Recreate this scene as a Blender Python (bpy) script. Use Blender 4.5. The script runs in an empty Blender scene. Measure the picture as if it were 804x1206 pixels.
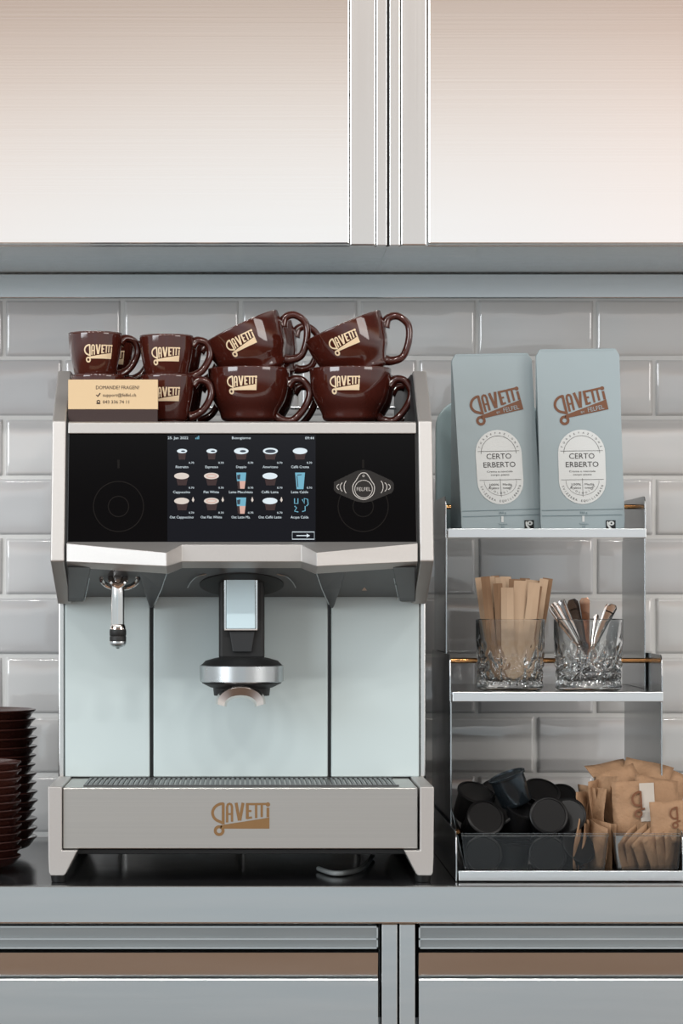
import bpy, bmesh, math, random
from mathutils import Vector, Matrix, Euler
random.seed(7)
C = bpy.context.scene.collection
F = 3245.0; DW = 3.55; VX, VY = 285.0, 700.0; CZ = 1.212
PI = math.pi
def X(px, d): return (px - VX) * d / F
def Z(py, d): return CZ - (py - VY) * d / F
def Y(d): return d - DW
def P(px, py, d): return Vector((X(px, d), Y(d), Z(py, d)))
def lin(c):
    r = []
    for v in c:
        v = v / 255.0
        r.append(v / 12.92 if v <= 0.04045 else ((v + 0.055) / 1.055) ** 2.4)
    return (r[0], r[1], r[2], 1.0)

# ------------------------------------------------------------------ materials
def mat(name, rgb, rough=0.5, metal=0.0, spec=0.5, coat=0.0, emit=None, estr=0.0, trans=0.0, ior=1.45, alpha=1.0):
    m = bpy.data.materials.new(name); m.use_nodes = True
    b = m.node_tree.nodes['Principled BSDF']
    b.inputs['Base Color'].default_value = lin(rgb)
    b.inputs['Roughness'].default_value = rough
    b.inputs['Metallic'].default_value = metal
    b.inputs['Specular IOR Level'].default_value = spec
    b.inputs['Coat Weight'].default_value = coat
    b.inputs['Coat Roughness'].default_value = 0.05
    b.inputs['Transmission Weight'].default_value = trans
    b.inputs['IOR'].default_value = ior
    if emit:
        b.inputs['Emission Color'].default_value = lin(emit)
        b.inputs['Emission Strength'].default_value = estr
    return m
def noise_bump(m, scale=(50, 50, 50), strength=0.1, dist=0.001, detail=3, colvar=0.0, roughvar=0.0):
    nt = m.node_tree; b = nt.nodes['Principled BSDF']
    tc = nt.nodes.new('ShaderNodeTexCoord'); mp = nt.nodes.new('ShaderNodeMapping')
    mp.inputs['Scale'].default_value = scale
    n = nt.nodes.new('ShaderNodeTexNoise'); n.inputs['Scale'].default_value = 1.0; n.inputs['Detail'].default_value = detail
    nt.links.new(tc.outputs['Object'], mp.inputs['Vector']); nt.links.new(mp.outputs['Vector'], n.inputs['Vector'])
    if strength:
        bp = nt.nodes.new('ShaderNodeBump'); bp.inputs['Strength'].default_value = strength; bp.inputs['Distance'].default_value = dist
        nt.links.new(n.outputs['Fac'], bp.inputs['Height']); nt.links.new(bp.outputs['Normal'], b.inputs['Normal'])
    if colvar:
        c = b.inputs['Base Color'].default_value[:]
        mx = nt.nodes.new('ShaderNodeMix'); mx.data_type = 'RGBA'
        mx.inputs[6].default_value = tuple(v * (1 - colvar) for v in c[:3]) + (1,)
        mx.inputs[7].default_value = tuple(min(1, v * (1 + colvar)) for v in c[:3]) + (1,)
        nt.links.new(n.outputs['Fac'], mx.inputs[0]); nt.links.new(mx.outputs[2], b.inputs['Base Color'])
    if roughvar:
        r = b.inputs['Roughness'].default_value
        mr = nt.nodes.new('ShaderNodeMapRange'); mr.inputs['To Min'].default_value = max(0, r - roughvar); mr.inputs['To Max'].default_value = r + roughvar
        nt.links.new(n.outputs['Fac'], mr.inputs['Value']); nt.links.new(mr.outputs['Result'], b.inputs['Roughness'])
    return m
M = {}
M['steel_h'] = noise_bump(mat('brushed_steel_horizontal', (196, 196, 194), 0.30, 1.0), (3, 60, 900), 0.10, 0.0004, 3, 0.10, 0.06)
M['steel_door'] = noise_bump(mat('brushed_steel_door', (244, 242, 240), 0.15, 1.0), (1.5, 30, 500), 0.03, 0.0003, 2, 0.012, 0.015)
M['steel_v'] = noise_bump(mat('brushed_steel_vertical', (225, 224, 222), 0.25, 1.0), (900, 60, 3), 0.06, 0.0003, 2, 0.04, 0.04)
M['steel_plain'] = noise_bump(mat('satin_steel', (190, 194, 196), 0.28, 1.0), (20, 20, 20), 0.04, 0.0004, 3, 0.05, 0.05)
M['steel_base'] = noise_bump(mat('cabinet_steel', (204, 208, 209), 0.24, 1.0), (4, 40, 60), 0.06, 0.0006, 3, 0.08, 0.05)
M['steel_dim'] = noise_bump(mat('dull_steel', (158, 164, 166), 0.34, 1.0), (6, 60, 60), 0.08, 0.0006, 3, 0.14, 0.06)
M['steel_shelf'] = noise_bump(mat('shelf_steel', (176, 180, 182), 0.22, 1.0), (12, 12, 12), 0.05, 0.0006, 3, 0.06, 0.05)
M['shelf_face'] = noise_bump(mat('shelf_edge_steel', (226, 230, 232), 0.30, 1.0), (4, 40, 200), 0.04, 0.0004, 3, 0.04, 0.04)
M['alu'] = noise_bump(mat('bead_blasted_aluminium', (190, 188, 186), 0.50, 0.8), (400, 400, 400), 0.05, 0.0002, 2, 0.03)
M['alu_dark'] = noise_bump(mat('graphite_aluminium', (92, 92, 94), 0.38, 0.8), (300, 300, 300), 0.05, 0.0002, 2, 0.03)
M['chrome'] = mat('chrome', (225, 222, 220), 0.07, 1.0)
M['tray_face'] = noise_bump(mat('brushed_tray_face', (190, 188, 184), 0.36, 0.95), (2.5, 60, 700), 0.05, 0.0003, 4, 0.08, 0.06)
M['panel'] = noise_bump(mat('pale_glass_panel', (194, 207, 208), 0.10, 0.0, 0.6), (6, 6, 6), 0.02, 0.0006, 2, 0.02)
M['spoutface'] = mat('pale_blue_spout_face', (196, 218, 226), 0.18, 0.0, 0.6)
M['outlet'] = mat('chrome_warm_reflection', (232, 222, 216), 0.06, 1.0)  # warm reflection put into the base colour of the chrome
M['black_glass'] = mat('black_glass', (10, 9, 10), 0.06, 0.0, 0.25)
M['black_plastic'] = noise_bump(mat('dark_plastic', (38, 40, 42), 0.42), (300, 300, 300), 0.05, 0.0002, 2)
M['cover'] = noise_bump(mat('charcoal_plastic_cover', (72, 76, 80), 0.36), (300, 300, 300), 0.04, 0.0002, 2)
M['rubber'] = mat('black_rubber', (22, 23, 24), 0.55)
M['cup'] = noise_bump(mat('brown_glazed_ceramic', (66, 26, 19), 0.07, 0.0, 0.6, 0.6), (18, 18, 18), 0.03, 0.002, 2, 0.05)
M['saucer'] = noise_bump(mat('brown_glazed_saucer', (66, 35, 29), 0.22, 0.0, 0.5, 0.3), (18, 18, 18), 0.03, 0.002, 2, 0.05)
M['cream'] = mat('cream_print', (226, 202, 168), 0.35)
M['bronze'] = mat('bronze_print', (140, 108, 72), 0.42, 0.5)
M['bagbrown'] = mat('brown_print', (110, 68, 42), 0.5)
M['bag'] = noise_bump(mat('pale_teal_foil_bag', (150, 164, 169), 0.40, 0.0, 0.5), (14, 14, 9), 0.35, 0.004, 3, 0.03)
M['label'] = mat('white_label', (206, 210, 210), 0.5)
M['ink'] = mat('dark_ink', (62, 60, 60), 0.6)
M['tealink'] = mat('teal_ink', (84, 108, 114), 0.6)
M['black_ink'] = mat('black_ink', (20, 24, 26), 0.6)
M['card'] = mat('beige_card', (212, 186, 148), 0.6)
M['card_brown'] = mat('dark_brown_card', (52, 36, 34), 0.55)
M['brass'] = mat('brass_rod', (176, 128, 82), 0.16, 1.0)
M['capsule'] = noise_bump(mat('black_capsule_plastic', (13, 13, 14), 0.32, 0.0, 0.22), (60, 60, 60), 0.03, 0.001, 2)
M['capsule_gloss'] = mat('dark_blue_glossy_foil', (44, 52, 58), 0.18, 0.7)
M['paper'] = noise_bump(mat('kraft_paper', (154, 121, 92), 0.75), (55, 55, 55), 1.0, 0.005, 5, 0.22)
M['paper2'] = noise_bump(mat('pale_kraft_paper', (186, 160, 134), 0.8), (60, 60, 25), 0.35, 0.001, 4, 0.07)
M['paperdark'] = noise_bump(mat('brown_paper_sleeve', (140, 110, 84), 0.8), (60, 60, 25), 0.35, 0.001, 4, 0.07)
M['paperband'] = mat('grey_print_band', (186, 178, 168), 0.5)
M['worktop'] = noise_bump(mat('dark_stone_worktop', (44, 44, 46), 0.12, 0.0, 0.5), (60, 60, 60), 0.02, 0.0005, 4, 0.1, 0.04)
M['wood'] = noise_bump(mat('brown_floor_wood', (142, 110, 86), 0.45), (2, 30, 2), 0.1, 0.001, 4, 0.2)
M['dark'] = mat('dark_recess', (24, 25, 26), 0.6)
M['board'] = noise_bump(mat('pale_blue_enamel', (170, 192, 196), 0.25), (8, 8, 8), 0.02, 0.001)
M['cable'] = mat('white_cable', (190, 196, 196), 0.4)
M['faint'] = mat('faint_ring_print', (27, 25, 24), 0.08, 0.0, 0.25)
M['nfc'] = mat('grey_sticker', (34, 32, 31), 0.4, 0.0, 0.2)
M['nfcline'] = mat('light_grey_print', (172, 168, 164), 0.5)
M['disp'] = mat('display_black', (14, 14, 17), 0.08, emit=(30, 34, 44), estr=0.25)
M['e_white'] = mat('screen_white', (0, 0, 0), 0.3, emit=(225, 238, 245), estr=0.95)
M['e_blue'] = mat('screen_cyan', (0, 0, 0), 0.3, emit=(120, 190, 215), estr=0.8)
M['e_cream'] = mat('screen_cream', (0, 0, 0), 0.3, emit=(226, 214, 204), estr=0.9)
M['e_pink'] = mat('screen_pink', (0, 0, 0), 0.3, emit=(222, 176, 162), estr=0.9)
M['e_dark'] = mat('screen_dark_blue', (0, 0, 0), 0.3, emit=(50, 66, 84), estr=0.6)
M['e_red'] = mat('screen_dark_red', (0, 0, 0), 0.3, emit=(58, 26, 28), estr=0.6)
def glassmat(name, rgb, rough=0.0, ior=1.5):
    m = mat(name, rgb, rough, trans=1.0, ior=ior); return m
M['glass'] = glassmat('cut_crystal', (250, 252, 252), 0.0, 1.5)
# clear acrylic: thin sheet, mostly see through with a fresnel reflection
def acrylic():
    m = bpy.data.materials.new('clear_acrylic'); m.use_nodes = True; nt = m.node_tree; nt.nodes.clear()
    o = nt.nodes.new('ShaderNodeOutputMaterial'); mx = nt.nodes.new('ShaderNodeMixShader')
    t = nt.nodes.new('ShaderNodeBsdfTransparent'); t.inputs[0].default_value = (0.96, 0.97, 0.97, 1)
    g = nt.nodes.new('ShaderNodeBsdfGlossy'); g.inputs['Roughness'].default_value = 0.04
    f = nt.nodes.new('ShaderNodeFresnel'); f.inputs[0].default_value = 1.35
    nt.links.new(f.outputs[0], mx.inputs[0]); nt.links.new(t.outputs[0], mx.inputs[1]); nt.links.new(g.outputs[0], mx.inputs[2])
    nt.links.new(mx.outputs[0], o.inputs[0]); return m
M['acrylic'] = acrylic()
def tile_mat():
    m = mat('glazed_white_tile', (184, 183, 181), 0.07, 0.0, 0.5, ior=1.8)
    nt = m.node_tree; b = nt.nodes['Principled BSDF']
    tc = nt.nodes.new('ShaderNodeTexCoord')
    n = nt.nodes.new('ShaderNodeTexNoise'); n.inputs['Scale'].default_value = 16; n.inputs['Detail'].default_value = 1.5
    bp = nt.nodes.new('ShaderNodeBump'); bp.inputs['Strength'].default_value = 0.5; bp.inputs['Distance'].default_value = 0.0022
    nt.links.new(tc.outputs['Object'], n.inputs['Vector']); nt.links.new(n.outputs['Fac'], bp.inputs['Height'])
    nt.links.new(bp.outputs['Normal'], b.inputs['Normal'])
    at = nt.nodes.new('ShaderNodeVertexColor'); at.layer_name = 'tone'
    mx = nt.nodes.new('ShaderNodeMix'); mx.data_type = 'RGBA'
    mx.inputs[6].default_value = lin((197, 197, 198)); mx.inputs[7].default_value = lin((211, 210, 208))
    nt.links.new(at.outputs['Color'], mx.inputs[0]); nt.links.new(mx.outputs[2], b.inputs['Base Color'])
    return m
M['tile'] = tile_mat()
M['grout'] = noise_bump(mat('pale_grout', (215, 215, 213), 0.8), (80, 80, 80), 0.2, 0.0005)

# ------------------------------------------------------------------ mesh builder
class MB:
    def __init__(s): s.v = []; s.f = []
    def add(s, vs, fs):
        n = len(s.v); s.v += [Vector(v) for v in vs]; s.f += [tuple(i + n for i in f) for f in fs]; return s
    def box(s, x0, x1, y0, y1, z0, z1):
        return s.add([(x0,y0,z0),(x1,y0,z0),(x1,y1,z0),(x0,y1,z0),(x0,y0,z1),(x1,y0,z1),(x1,y1,z1),(x0,y1,z1)],
                     [(0,3,2,1),(4,5,6,7),(0,1,5,4),(1,2,6,5),(2,3,7,6),(3,0,4,7)])
    def prism(s, pts, off):                     # closed outline of 3-D points swept by a vector
        n = len(pts); off = Vector(off); a = [Vector(p) for p in pts]; b = [p + off for p in a]
        fs = [tuple(range(n))[::-1], tuple(range(n, 2*n))] + [(i, (i+1) % n, n + (i+1) % n, n + i) for i in range(n)]
        return s.add(a + b, fs)
    def loft(s, rings, cap=True):
        n = len(rings[0]); vs = [p for r in rings for p in r]; fs = []
        for k in range(len(rings) - 1):
            for i in range(n):
                j = (i + 1) % n; fs.append((k*n+i, k*n+j, (k+1)*n+j, (k+1)*n+i))
        if cap: fs.append(tuple(range(n))[::-1]); fs.append(tuple((len(rings)-1)*n + i for i in range(n)))
        return s.add(vs, fs)
    def lathe(s, prof, seg=32, c=(0,0,0), cap=False, fn=None):
        c = Vector(c); rings = []
        for (r, z) in prof:
            rings.append([c + Vector(((fn(r, z, 2*PI*i/seg) if fn else r) * math.cos(2*PI*i/seg), (fn(r, z, 2*PI*i/seg) if fn else r) * math.sin(2*PI*i/seg), z)) for i in range(seg)])
        return s.loft(rings, cap)
    def tube(s, path, rad, seg=10, cap=True, squash=1.0, up=(0,1,0)):
        path = [Vector(p) for p in path]; rings = []
        for i, p in enumerate(path):
            t = (path[min(i+1, len(path)-1)] - path[max(i-1, 0)]).normalized()
            u = Vector(up); u = (u - t * u.dot(t))
            if u.length < 1e-4: u = Vector((1,0,0)) - t * t.x
            u.normalize(); w = t.cross(u)
            r = rad[i] if isinstance(rad, (list, tuple)) else rad
            rings.append([p + u * (math.cos(2*PI*k/seg) * r * squash) + w * (math.sin(2*PI*k/seg) * r) for k in range(seg)])
        return s.loft(rings, cap)
    def xf(s, m):
        s.v = [m @ v for v in s.v]; return s
    def build(s, name, m, parent=None, off=None, smooth=False, bevel=0, seg=2, sub=0):
        off = Vector(off) if off is not None else (Vector(ROOT) if parent is not None else Vector((0,0,0)))
        me = bpy.data.meshes.new(name); me.from_pydata([v - off for v in s.v], [], s.f); me.update()
        bm = bmesh.new(); bm.from_mesh(me); bmesh.ops.recalc_face_normals(bm, faces=bm.faces); bm.to_mesh(me); bm.free()
        o = bpy.data.objects.new(name, me); C.objects.link(o)
        me.materials.append(M[m] if isinstance(m, str) else m)
        if parent is not None: o.parent = parent
        elif s is not None and off.length > 0: o.location = off
        if smooth:
            for p in me.polygons: p.use_smooth = True
            if smooth != 'all':
                bm = bmesh.new(); bm.from_mesh(me)
                for e in bm.edges:
                    if len(e.link_faces) == 2 and e.calc_face_angle(0) > 0.6: e.smooth = False
                bm.to_mesh(me); bm.free()
        if bevel:
            b = o.modifiers.new('bevel', 'BEVEL'); b.width = bevel; b.segments = seg; b.limit_method = 'ANGLE'; b.angle_limit = 0.6
        if sub:
            b = o.modifiers.new('sub', 'SUBSURF'); b.levels = sub; b.render_levels = sub
        return o
ROOT = Vector((0,0,0))
def spline(pts, n=8):
    pts = [Vector(p) for p in pts]; out = []
    for i in range(len(pts)-1):
        p0 = pts[max(i-1,0)]; p1 = pts[i]; p2 = pts[i+1]; p3 = pts[min(i+2, len(pts)-1)]
        for k in range(n):
            t = k/n
            out.append(0.5*((2*p1)+(-p0+p2)*t+(2*p0-5*p1+4*p2-p3)*t*t+(-p0+3*p1-3*p2+p3)*t*t*t))
    out.append(pts[-1]); return out
def thing(name, loc, label, cat, group=None):
    global ROOT
    ROOT = Vector(loc)
    o = bpy.data.objects.new(name, None); o.empty_display_size = 0.02; C.objects.link(o); o.location = loc
    return tag(o, label, cat, group)
def tag(o, label=None, cat=None, group=None, kind=None):
    if label: o['label'] = label
    if cat: o['category'] = cat
    if group: o['group'] = group
    if kind: o['kind'] = kind
    return o
def copy_tree(o, loc, rot, label, group=None):
    def rec(s, par):
        c = s.copy(); C.objects.link(c); c.parent = par
        for ch in KIDS.get(s.name, []): rec(ch, c)
        return c
    r = rec(o, None); r.location = loc; r.rotation_euler = rot; r['label'] = label
    if group: r['group'] = group
    return r
KIDS = {}
def note_kids():
    KIDS.clear()
    for o in bpy.data.objects:
        if o.parent: KIDS.setdefault(o.parent.name, []).append(o)

# ------------------------------------------------------------------ flat artwork (prints, engravings, screen)
_tc = {}
def text_shape(s):
    if s in _tc: return _tc[s]
    cu = bpy.data.curves.new('t', 'FONT'); cu.body = s; cu.size = 1.0; cu.align_x = 'CENTER'; cu.resolution_u = 2
    o = bpy.data.objects.new('t', cu); C.objects.link(o); bpy.context.view_layer.update()
    me = bpy.data.meshes.new_from_object(o.evaluated_get(bpy.context.evaluated_depsgraph_get()))
    r = ([(v.co.x, v.co.y) for v in me.vertices], [tuple(p.vertices) for p in me.polygons])
    bpy.data.objects.remove(o); bpy.data.meshes.remove(me); bpy.data.curves.remove(cu)
    _tc[s] = r; return r
class Art:
    def __init__(s): s.v = []; s.f = []; s.k = []
    def add(s, vs, fs):
        n = len(s.v); vs = list(vs); s.v += vs; s.f += [tuple(i+n for i in f) for f in fs]
        s.k += [(s.k[-1] + 1) % 5 if s.k else 0]*len(vs); return s
    def poly(s, pts): return s.add(pts, [tuple(range(len(pts)))])
    def rect(s, x0, y0, x1, y1, n=1):
        for i in range(n):
            a = x0 + (x1-x0)*i/n; b = x0 + (x1-x0)*(i+1)/n
            s.poly([(a,y0),(b,y0),(b,y1),(a,y1)])
        return s
    def stroke(s, pts, w, closed=False, w2=None):
        n = len(pts); L = []; R = []
        for i, p in enumerate(pts):
            a = pts[(i-1) % n] if closed or i > 0 else p; b = pts[(i+1) % n] if closed or i < n-1 else p
            dx, dy = b[0]-a[0], b[1]-a[1]; l = math.hypot(dx, dy) or 1
            L.append((p[0]-dy/l*w/2, p[1]+dx/l*w/2)); R.append((p[0]+dy/l*w/2, p[1]-dx/l*w/2))
        for i in range(n if closed else n-1):
            j = (i+1) % n; s.poly([L[i], R[i], R[j], L[j]])
        return s
    def arc(s, cx, cy, rx, ry, a0, a1, w, n=16):
        return s.stroke([(cx+rx*math.cos(math.radians(a0+(a1-a0)*i/n)), cy+ry*math.sin(math.radians(a0+(a1-a0)*i/n))) for i in range(n+1)], w)
    def disc(s, cx, cy, rx, ry=None, n=20):
        ry = ry or rx; return s.poly([(cx+rx*math.cos(2*PI*i/n), cy+ry*math.sin(2*PI*i/n)) for i in range(n)])
    def ring(s, cx, cy, r, w, n=28, ry=None):
        ry = ry or r; return s.stroke([(cx+r*math.cos(2*PI*i/n), cy+ry*math.sin(2*PI*i/n)) for i in range(n)], w, True)
    def text(s, t, cx, cy, size, sx=1.0, ang=0.0, align='c', width=None):
        vs, fs = text_shape(t)
        x0 = min(v[0] for v in vs); x1 = max(v[0] for v in vs)
        if width: sx = width / ((x1-x0)*size)
        o = 0 if align == 'c' else (-x0 if align == 'l' else -x1)
        ca, sa = math.cos(ang), math.sin(ang); out = []
        for (a, b) in vs:
            a = (a+o)*size*sx; b = (b-0.35)*size
            out.append((cx + a*ca - b*sa, cy + a*sa + b*ca))
        return s.add(out, fs)
    def xf(s, fn): s.v = [fn(*v) for v in s.v]; return s
    def build(s, name, m, parent, mp):
        mb = MB(); mb.v = [Vector(mp(u, v)) - Vector((0, 2.5e-5*q_, 0)) for (u, v), q_ in zip(s.v, s.k)]; mb.f = s.f
        me = bpy.data.meshes.new(name); me.from_pydata([v - ROOT for v in mb.v], [], mb.f); me.update()
        o = bpy.data.objects.new(name, me); C.objects.link(o); me.materials.append(M[m]); o.parent = parent; return o
def logo_art(wedge=True):
    a = Art(); q = lambda x, y: ((x-365)/640.0, -(y-325)/640.0)
    def st(pts, w): a.stroke([q(*p) for p in pts], w/640.0)
    bowl = [(196,158),(160,160),(120,178),(90,210),(76,252),(86,296),(112,328),(150,348),(192,366)]
    st([tuple(p)[:2] for p in spline([(x,y,0) for x,y in bowl], 3)], 30)
    st([(190,150),(190,378)], 30)
    cx, cy = q(147,446); a.ring(cx, cy, 42/640, 32/640, 20)
    st([(232,358),(232,190),(240,166),(258,158),(276,166),(284,190),(284,350)], 26); st([(232,268),(284,268)], 20)
    st([(328,148),(362,338)], 32); st([(402,148),(368,338)], 32)
    st([(448,150),(448,322)], 32); st([(448,236),(492,236)], 22); st([(448,312),(498,304)], 24)
    st([(432,162),(530,162),(650,160)], 24)
    st([(542,162),(542,312)], 26); st([(602,162),(602,302)], 26)
    a.disc(*q(668,166), 24/640, n=14); st([(668,200),(668,302)], 30)
    for i in range(8):
        x0 = 160 + i*60; x1 = x0 + 60
        t = lambda x: 388 - (x-160)*0.158
        a.poly([q(x0, t(x0)), q(x1, t(x1)), q(x1, 425), q(x0, 425)])
    a.poly([q(640,312), q(684,303), q(684,425), q(640,425)])
    return a
def g_art():
    a = Art(); q = lambda x, y: ((x-150)/360.0, -(y-325)/360.0)
    def st(pts, w): a.stroke([q(*p) for p in pts], w/360.0)
    bowl = [(196,158),(160,160),(120,178),(90,210),(76,252),(86,296),(112,328),(150,338),(200,330)]
    st([tuple(p)[:2] for p in spline([(x,y,0) for x,y in bowl], 3)], 28)
    st([(190,150),(190,390)], 28); st([(150,400),(235,380)], 24)
    cx, cy = q(147,446); a.ring(cx, cy, 42/360, 26/360, 20)
    return a

# ------------------------------------------------------------------ the setting
def struct(o): return tag(o, kind='structure')
def wall():
    me = bpy.data.meshes.new('wall_back'); bm = bmesh.new(); col = bm.loops.layers.float_color.new('tone')
    rnd = random.Random(3)
    pw, ph = 139*DW/F, 70.0*DW/F; g = 0.0016
    x0 = X(5, DW); z0 = Z(352, DW)
    for r in range(0, 10):
        zt = z0 - r*ph; zb = zt - ph
        for c in range(-9, 14):
            xl = x0 + c*pw + (0 if r % 2 == 0 else pw/2); xr = xl + pw
            tx = rnd.gauss(0, 0.0035); tz = rnd.gauss(0, 0.004); tone = rnd.random(); oy = rnd.uniform(-.0003, .0003)
            us = [0, 0.012, 0.035, .3, .5, .7, 0.965, 0.988, 1]; vs = [0, 0.024, 0.07, .35, .65, 0.93, 0.976, 1]
            grid = []
            for v in vs:
                row = []
                for u in us:
                    x = xl + g + (pw-2*g)*u; z = zb + g + (ph-2*g)*v
                    e = min(u, 1-u)*pw; f = min(v, 1-v)*ph; m = min(e, f)
                    dep = 0.005 * min(1, (m/0.003))**0.5 if m < 0.003 else 0.005
                    row.append(bm.verts.new((x, -dep + oy + tx*(u-.5)*pw*2 + tz*(v-.5)*ph*2, z)))
                grid.append(row)
            for j in range(len(vs)-1):
                for i in range(len(us)-1):
                    fc = bm.faces.new((grid[j][i], grid[j][i+1], grid[j+1][i+1], grid[j+1][i])); fc.smooth = True
                    for l in fc.loops: l[col] = (tone, tone, tone, 1)
    n = len(bm.verts)
    a, b, zt, zb = x0 - 9*pw, x0 + 14*pw, z0 + 0.9, 0.0
    vs = [bm.verts.new(p) for p in [(a,-.002,zb),(b,-.002,zb),(b,-.002,zt),(a,-.002,zt),(a,.12,zb),(b,.12,zb),(b,.12,zt),(a,.12,zt)]]
    for f in [(0,1,2,3),(5,4,7,6),(4,0,3,7),(1,5,6,2),(3,2,6,7),(4,5,1,0)]:
        fc = bm.faces.new([vs[i] for i in f]); fc.material_index = 1
    bm.to_mesh(me); bm.free(); me.materials.append(M['tile']); me.materials.append(M['grout'])
    o = bpy.data.objects.new('wall_back', me); C.objects.link(o); struct(o)
wall()
struct(MB().box(-1.35, 2.0, -3.4, 0.0, -0.05, 0.0).build('floor', 'wood'))
DC = 3.25                                             # front plane of the wall cabinets
ZC = Z(288, DC)
struct(MB().box(-1.35, 2.0, -0.012, -0.0005, Z(352, DW), ZC - 0.001).build('trim_1', 'steel_base', bevel=0.001))

# ------------------------------------------------------------------ wall cabinets
def wall_cabinet(side):
    gx = X(457, DC)
    lab = ('brushed steel wall cabinet above the coffee machine, left of the black gap', 'brushed steel wall cabinet above the coffee bags, right of the black gap')[side > 0]
    w = 0.9; s = side
    e = lambda off: gx + s*off                      # distance from the gap centre, metres
    px = DC/F
    t = thing('wall_cabinet', (gx + s*w/2, -0.15, ZC), lab, 'cabinet', 'steel wall cabinets')
    h = 0.62
    def bx(a, b, y0, y1, z0, z1, name, m, par, bev=0.0006):
        x0, x1 = sorted((e(a), e(b))); return MB().box(x0, x1, y0, y1, z0, z1).build(name, m, par, bevel=bev)
    yf = Y(DC)
    bx(0.0, w, yf + 0.02, -0.0125, ZC, ZC + h, 'body', 'steel_base', t)
    bx(0.05*px, 1.6*px, yf + 0.004, yf + 0.0198, ZC + 0.0002, ZC + h, 'dark_seam', 'dark', t, 0)
    bx(1.8*px, 13.5*px, yf, yf + 0.02, ZC - 0.001, ZC + h, 'edge_strip', 'steel_v', t)
    d = bx(15.5*px if s > 0 else 46*px, w, yf + 0.001, yf + 0.02, ZC + 0.0005, ZC + h, 'door', 'steel_door', t) if False else None
    d = bx(47.5*px if s > 0 else 46.2*px, w - 0.002, yf - 0.003, yf + 0.0195, ZC + 0.001, ZC + h, 'door', 'steel_door', t, 0.0012)
    b0 = 15.0*px
    bx(b0, 45.2*px, yf - 0.001, yf + 0.0195, ZC - 0.001, ZC + h, 'grip_profile', 'steel_v', t, 0.0015)
wall_cabinet(-1); wall_cabinet(1)

# ------------------------------------------------------------------ worktop and base cabinets
DF = 2.95
t = thing('worktop', (0.3, -0.3, 0.859), 'long steel-edged worktop with a dark glossy surface under the coffee machine', 'worktop')
zb = Z(1088, DF)
MB().box(-1.3, 1.9, -0.6, -0.588, zb, 0.9).build('front_edge', 'steel_base', t, bevel=0.0018, seg=3)
MB().box(-1.3, 1.9, -0.588, -0.006, zb, 0.8996).build('surface', 'worktop', t)
def base_cabinet(side):
    D2 = 2.962; yf = Y(D2); k = D2/F
    lab = ('steel drawer cabinet below the worktop, left of the double uprights', 'steel drawer cabinet below the worktop, right of the double uprights')[side > 0]
    gx = X(469, D2)
    w = 0.88; s = side
    e = lambda off: gx + s*off
    t = thing('drawer_cabinet', (gx + s*w/2, -0.3, 0.0), lab, 'cabinet', 'steel drawer cabinets')
    def bx(a, b, y0, y1, z0, z1, name, m, par, bev=0.0006):
        x0, x1 = sorted((e(a), e(b))); return MB().box(x0, x1, y0, y1, z0, z1).build(name, m, par, bevel=bev)
    z = lambda py: Z(py, D2)
    ins = 24*k
    b = MB(); x0, x1 = sorted((e(0.6*k), e(w))); b.box(x0, x1, yf + 0.05, -0.01, 0.001, zb - 0.0006)
    b.build('body', 'steel_base', t)
    bx(0.9*k, 20*k, yf, yf + 0.05, 0.001, zb - 0.001, 'upright', 'steel_base', t, 0.0016)
    # channel rail directly below the worktop
    m = MB(); x0, x1 = sorted((e(ins), e(w)))
    m.box(x0, x1, yf, yf + 0.04, z(1092.6), z(1090.8))
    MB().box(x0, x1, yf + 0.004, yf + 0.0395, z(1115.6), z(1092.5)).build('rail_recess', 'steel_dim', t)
    m.box(x0, x1, yf, yf + 0.04, z(1107), z(1105)); m.box(x0, x1, yf, yf + 0.04, z(1117.5), z(1115.5))
    m.box(x0 if s > 0 else x1 - 0.0015, x0 + 0.0015 if s > 0 else x1, yf, yf + 0.04, z(1117.5), z(1090.8))
    m.build('top_rail', 'steel_base', t)
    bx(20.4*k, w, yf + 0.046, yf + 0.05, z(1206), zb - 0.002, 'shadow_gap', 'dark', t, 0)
    # drawer: face with a scooped grip that rolls back at the top
    def drawer(ztop, zbot):
        y0 = yf - 0.002
        prof = [(y0, zbot), (y0, ztop - 0.003), (y0 + 0.001, ztop - 0.0005), (y0 + 0.003, ztop), (y0 + 0.006, ztop - 0.001)]
        face = [(y0, zbot), (y0, ztop - 0.002), (y0 + 0.0008, ztop - 0.0004), (y0 + 0.0024, ztop), (y0 + 0.0032, ztop - 0.001), (y0 + 0.0036, ztop - 0.006), (y0 + 0.018, ztop - 0.006), (y0 + 0.018, zbot)]
        d = MB().prism([(x0, a, c) for a, c in face], (x1 - x0, 0, 0)).build('drawer', 'steel_base', t, bevel=0.0004)
        n = 10; arc = []
        H = z(1122) - ztop
        for i in range(n + 1):
            a = i/n; arc.append((y0 + 0.008 - 0.0068*a, ztop - 0.006 + (H + 0.006)*a))
        back = [(y0 + 0.046, p[1]) for p in reversed(arc)]
        MB().prism([(x0, a, c) for a, c in arc + back], (x1 - x0, 0, 0)).build('grip_scoop', 'steel_base', d, smooth=True)
    drawer(z(1152), 0.52)
    y0 = yf - 0.002
    bx(ins, w, y0, y0 + 0.018, 0.11, 0.50, 'drawer', 'steel_base', t, 0.001)
base_cabinet(-1); base_cabinet(1)

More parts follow.
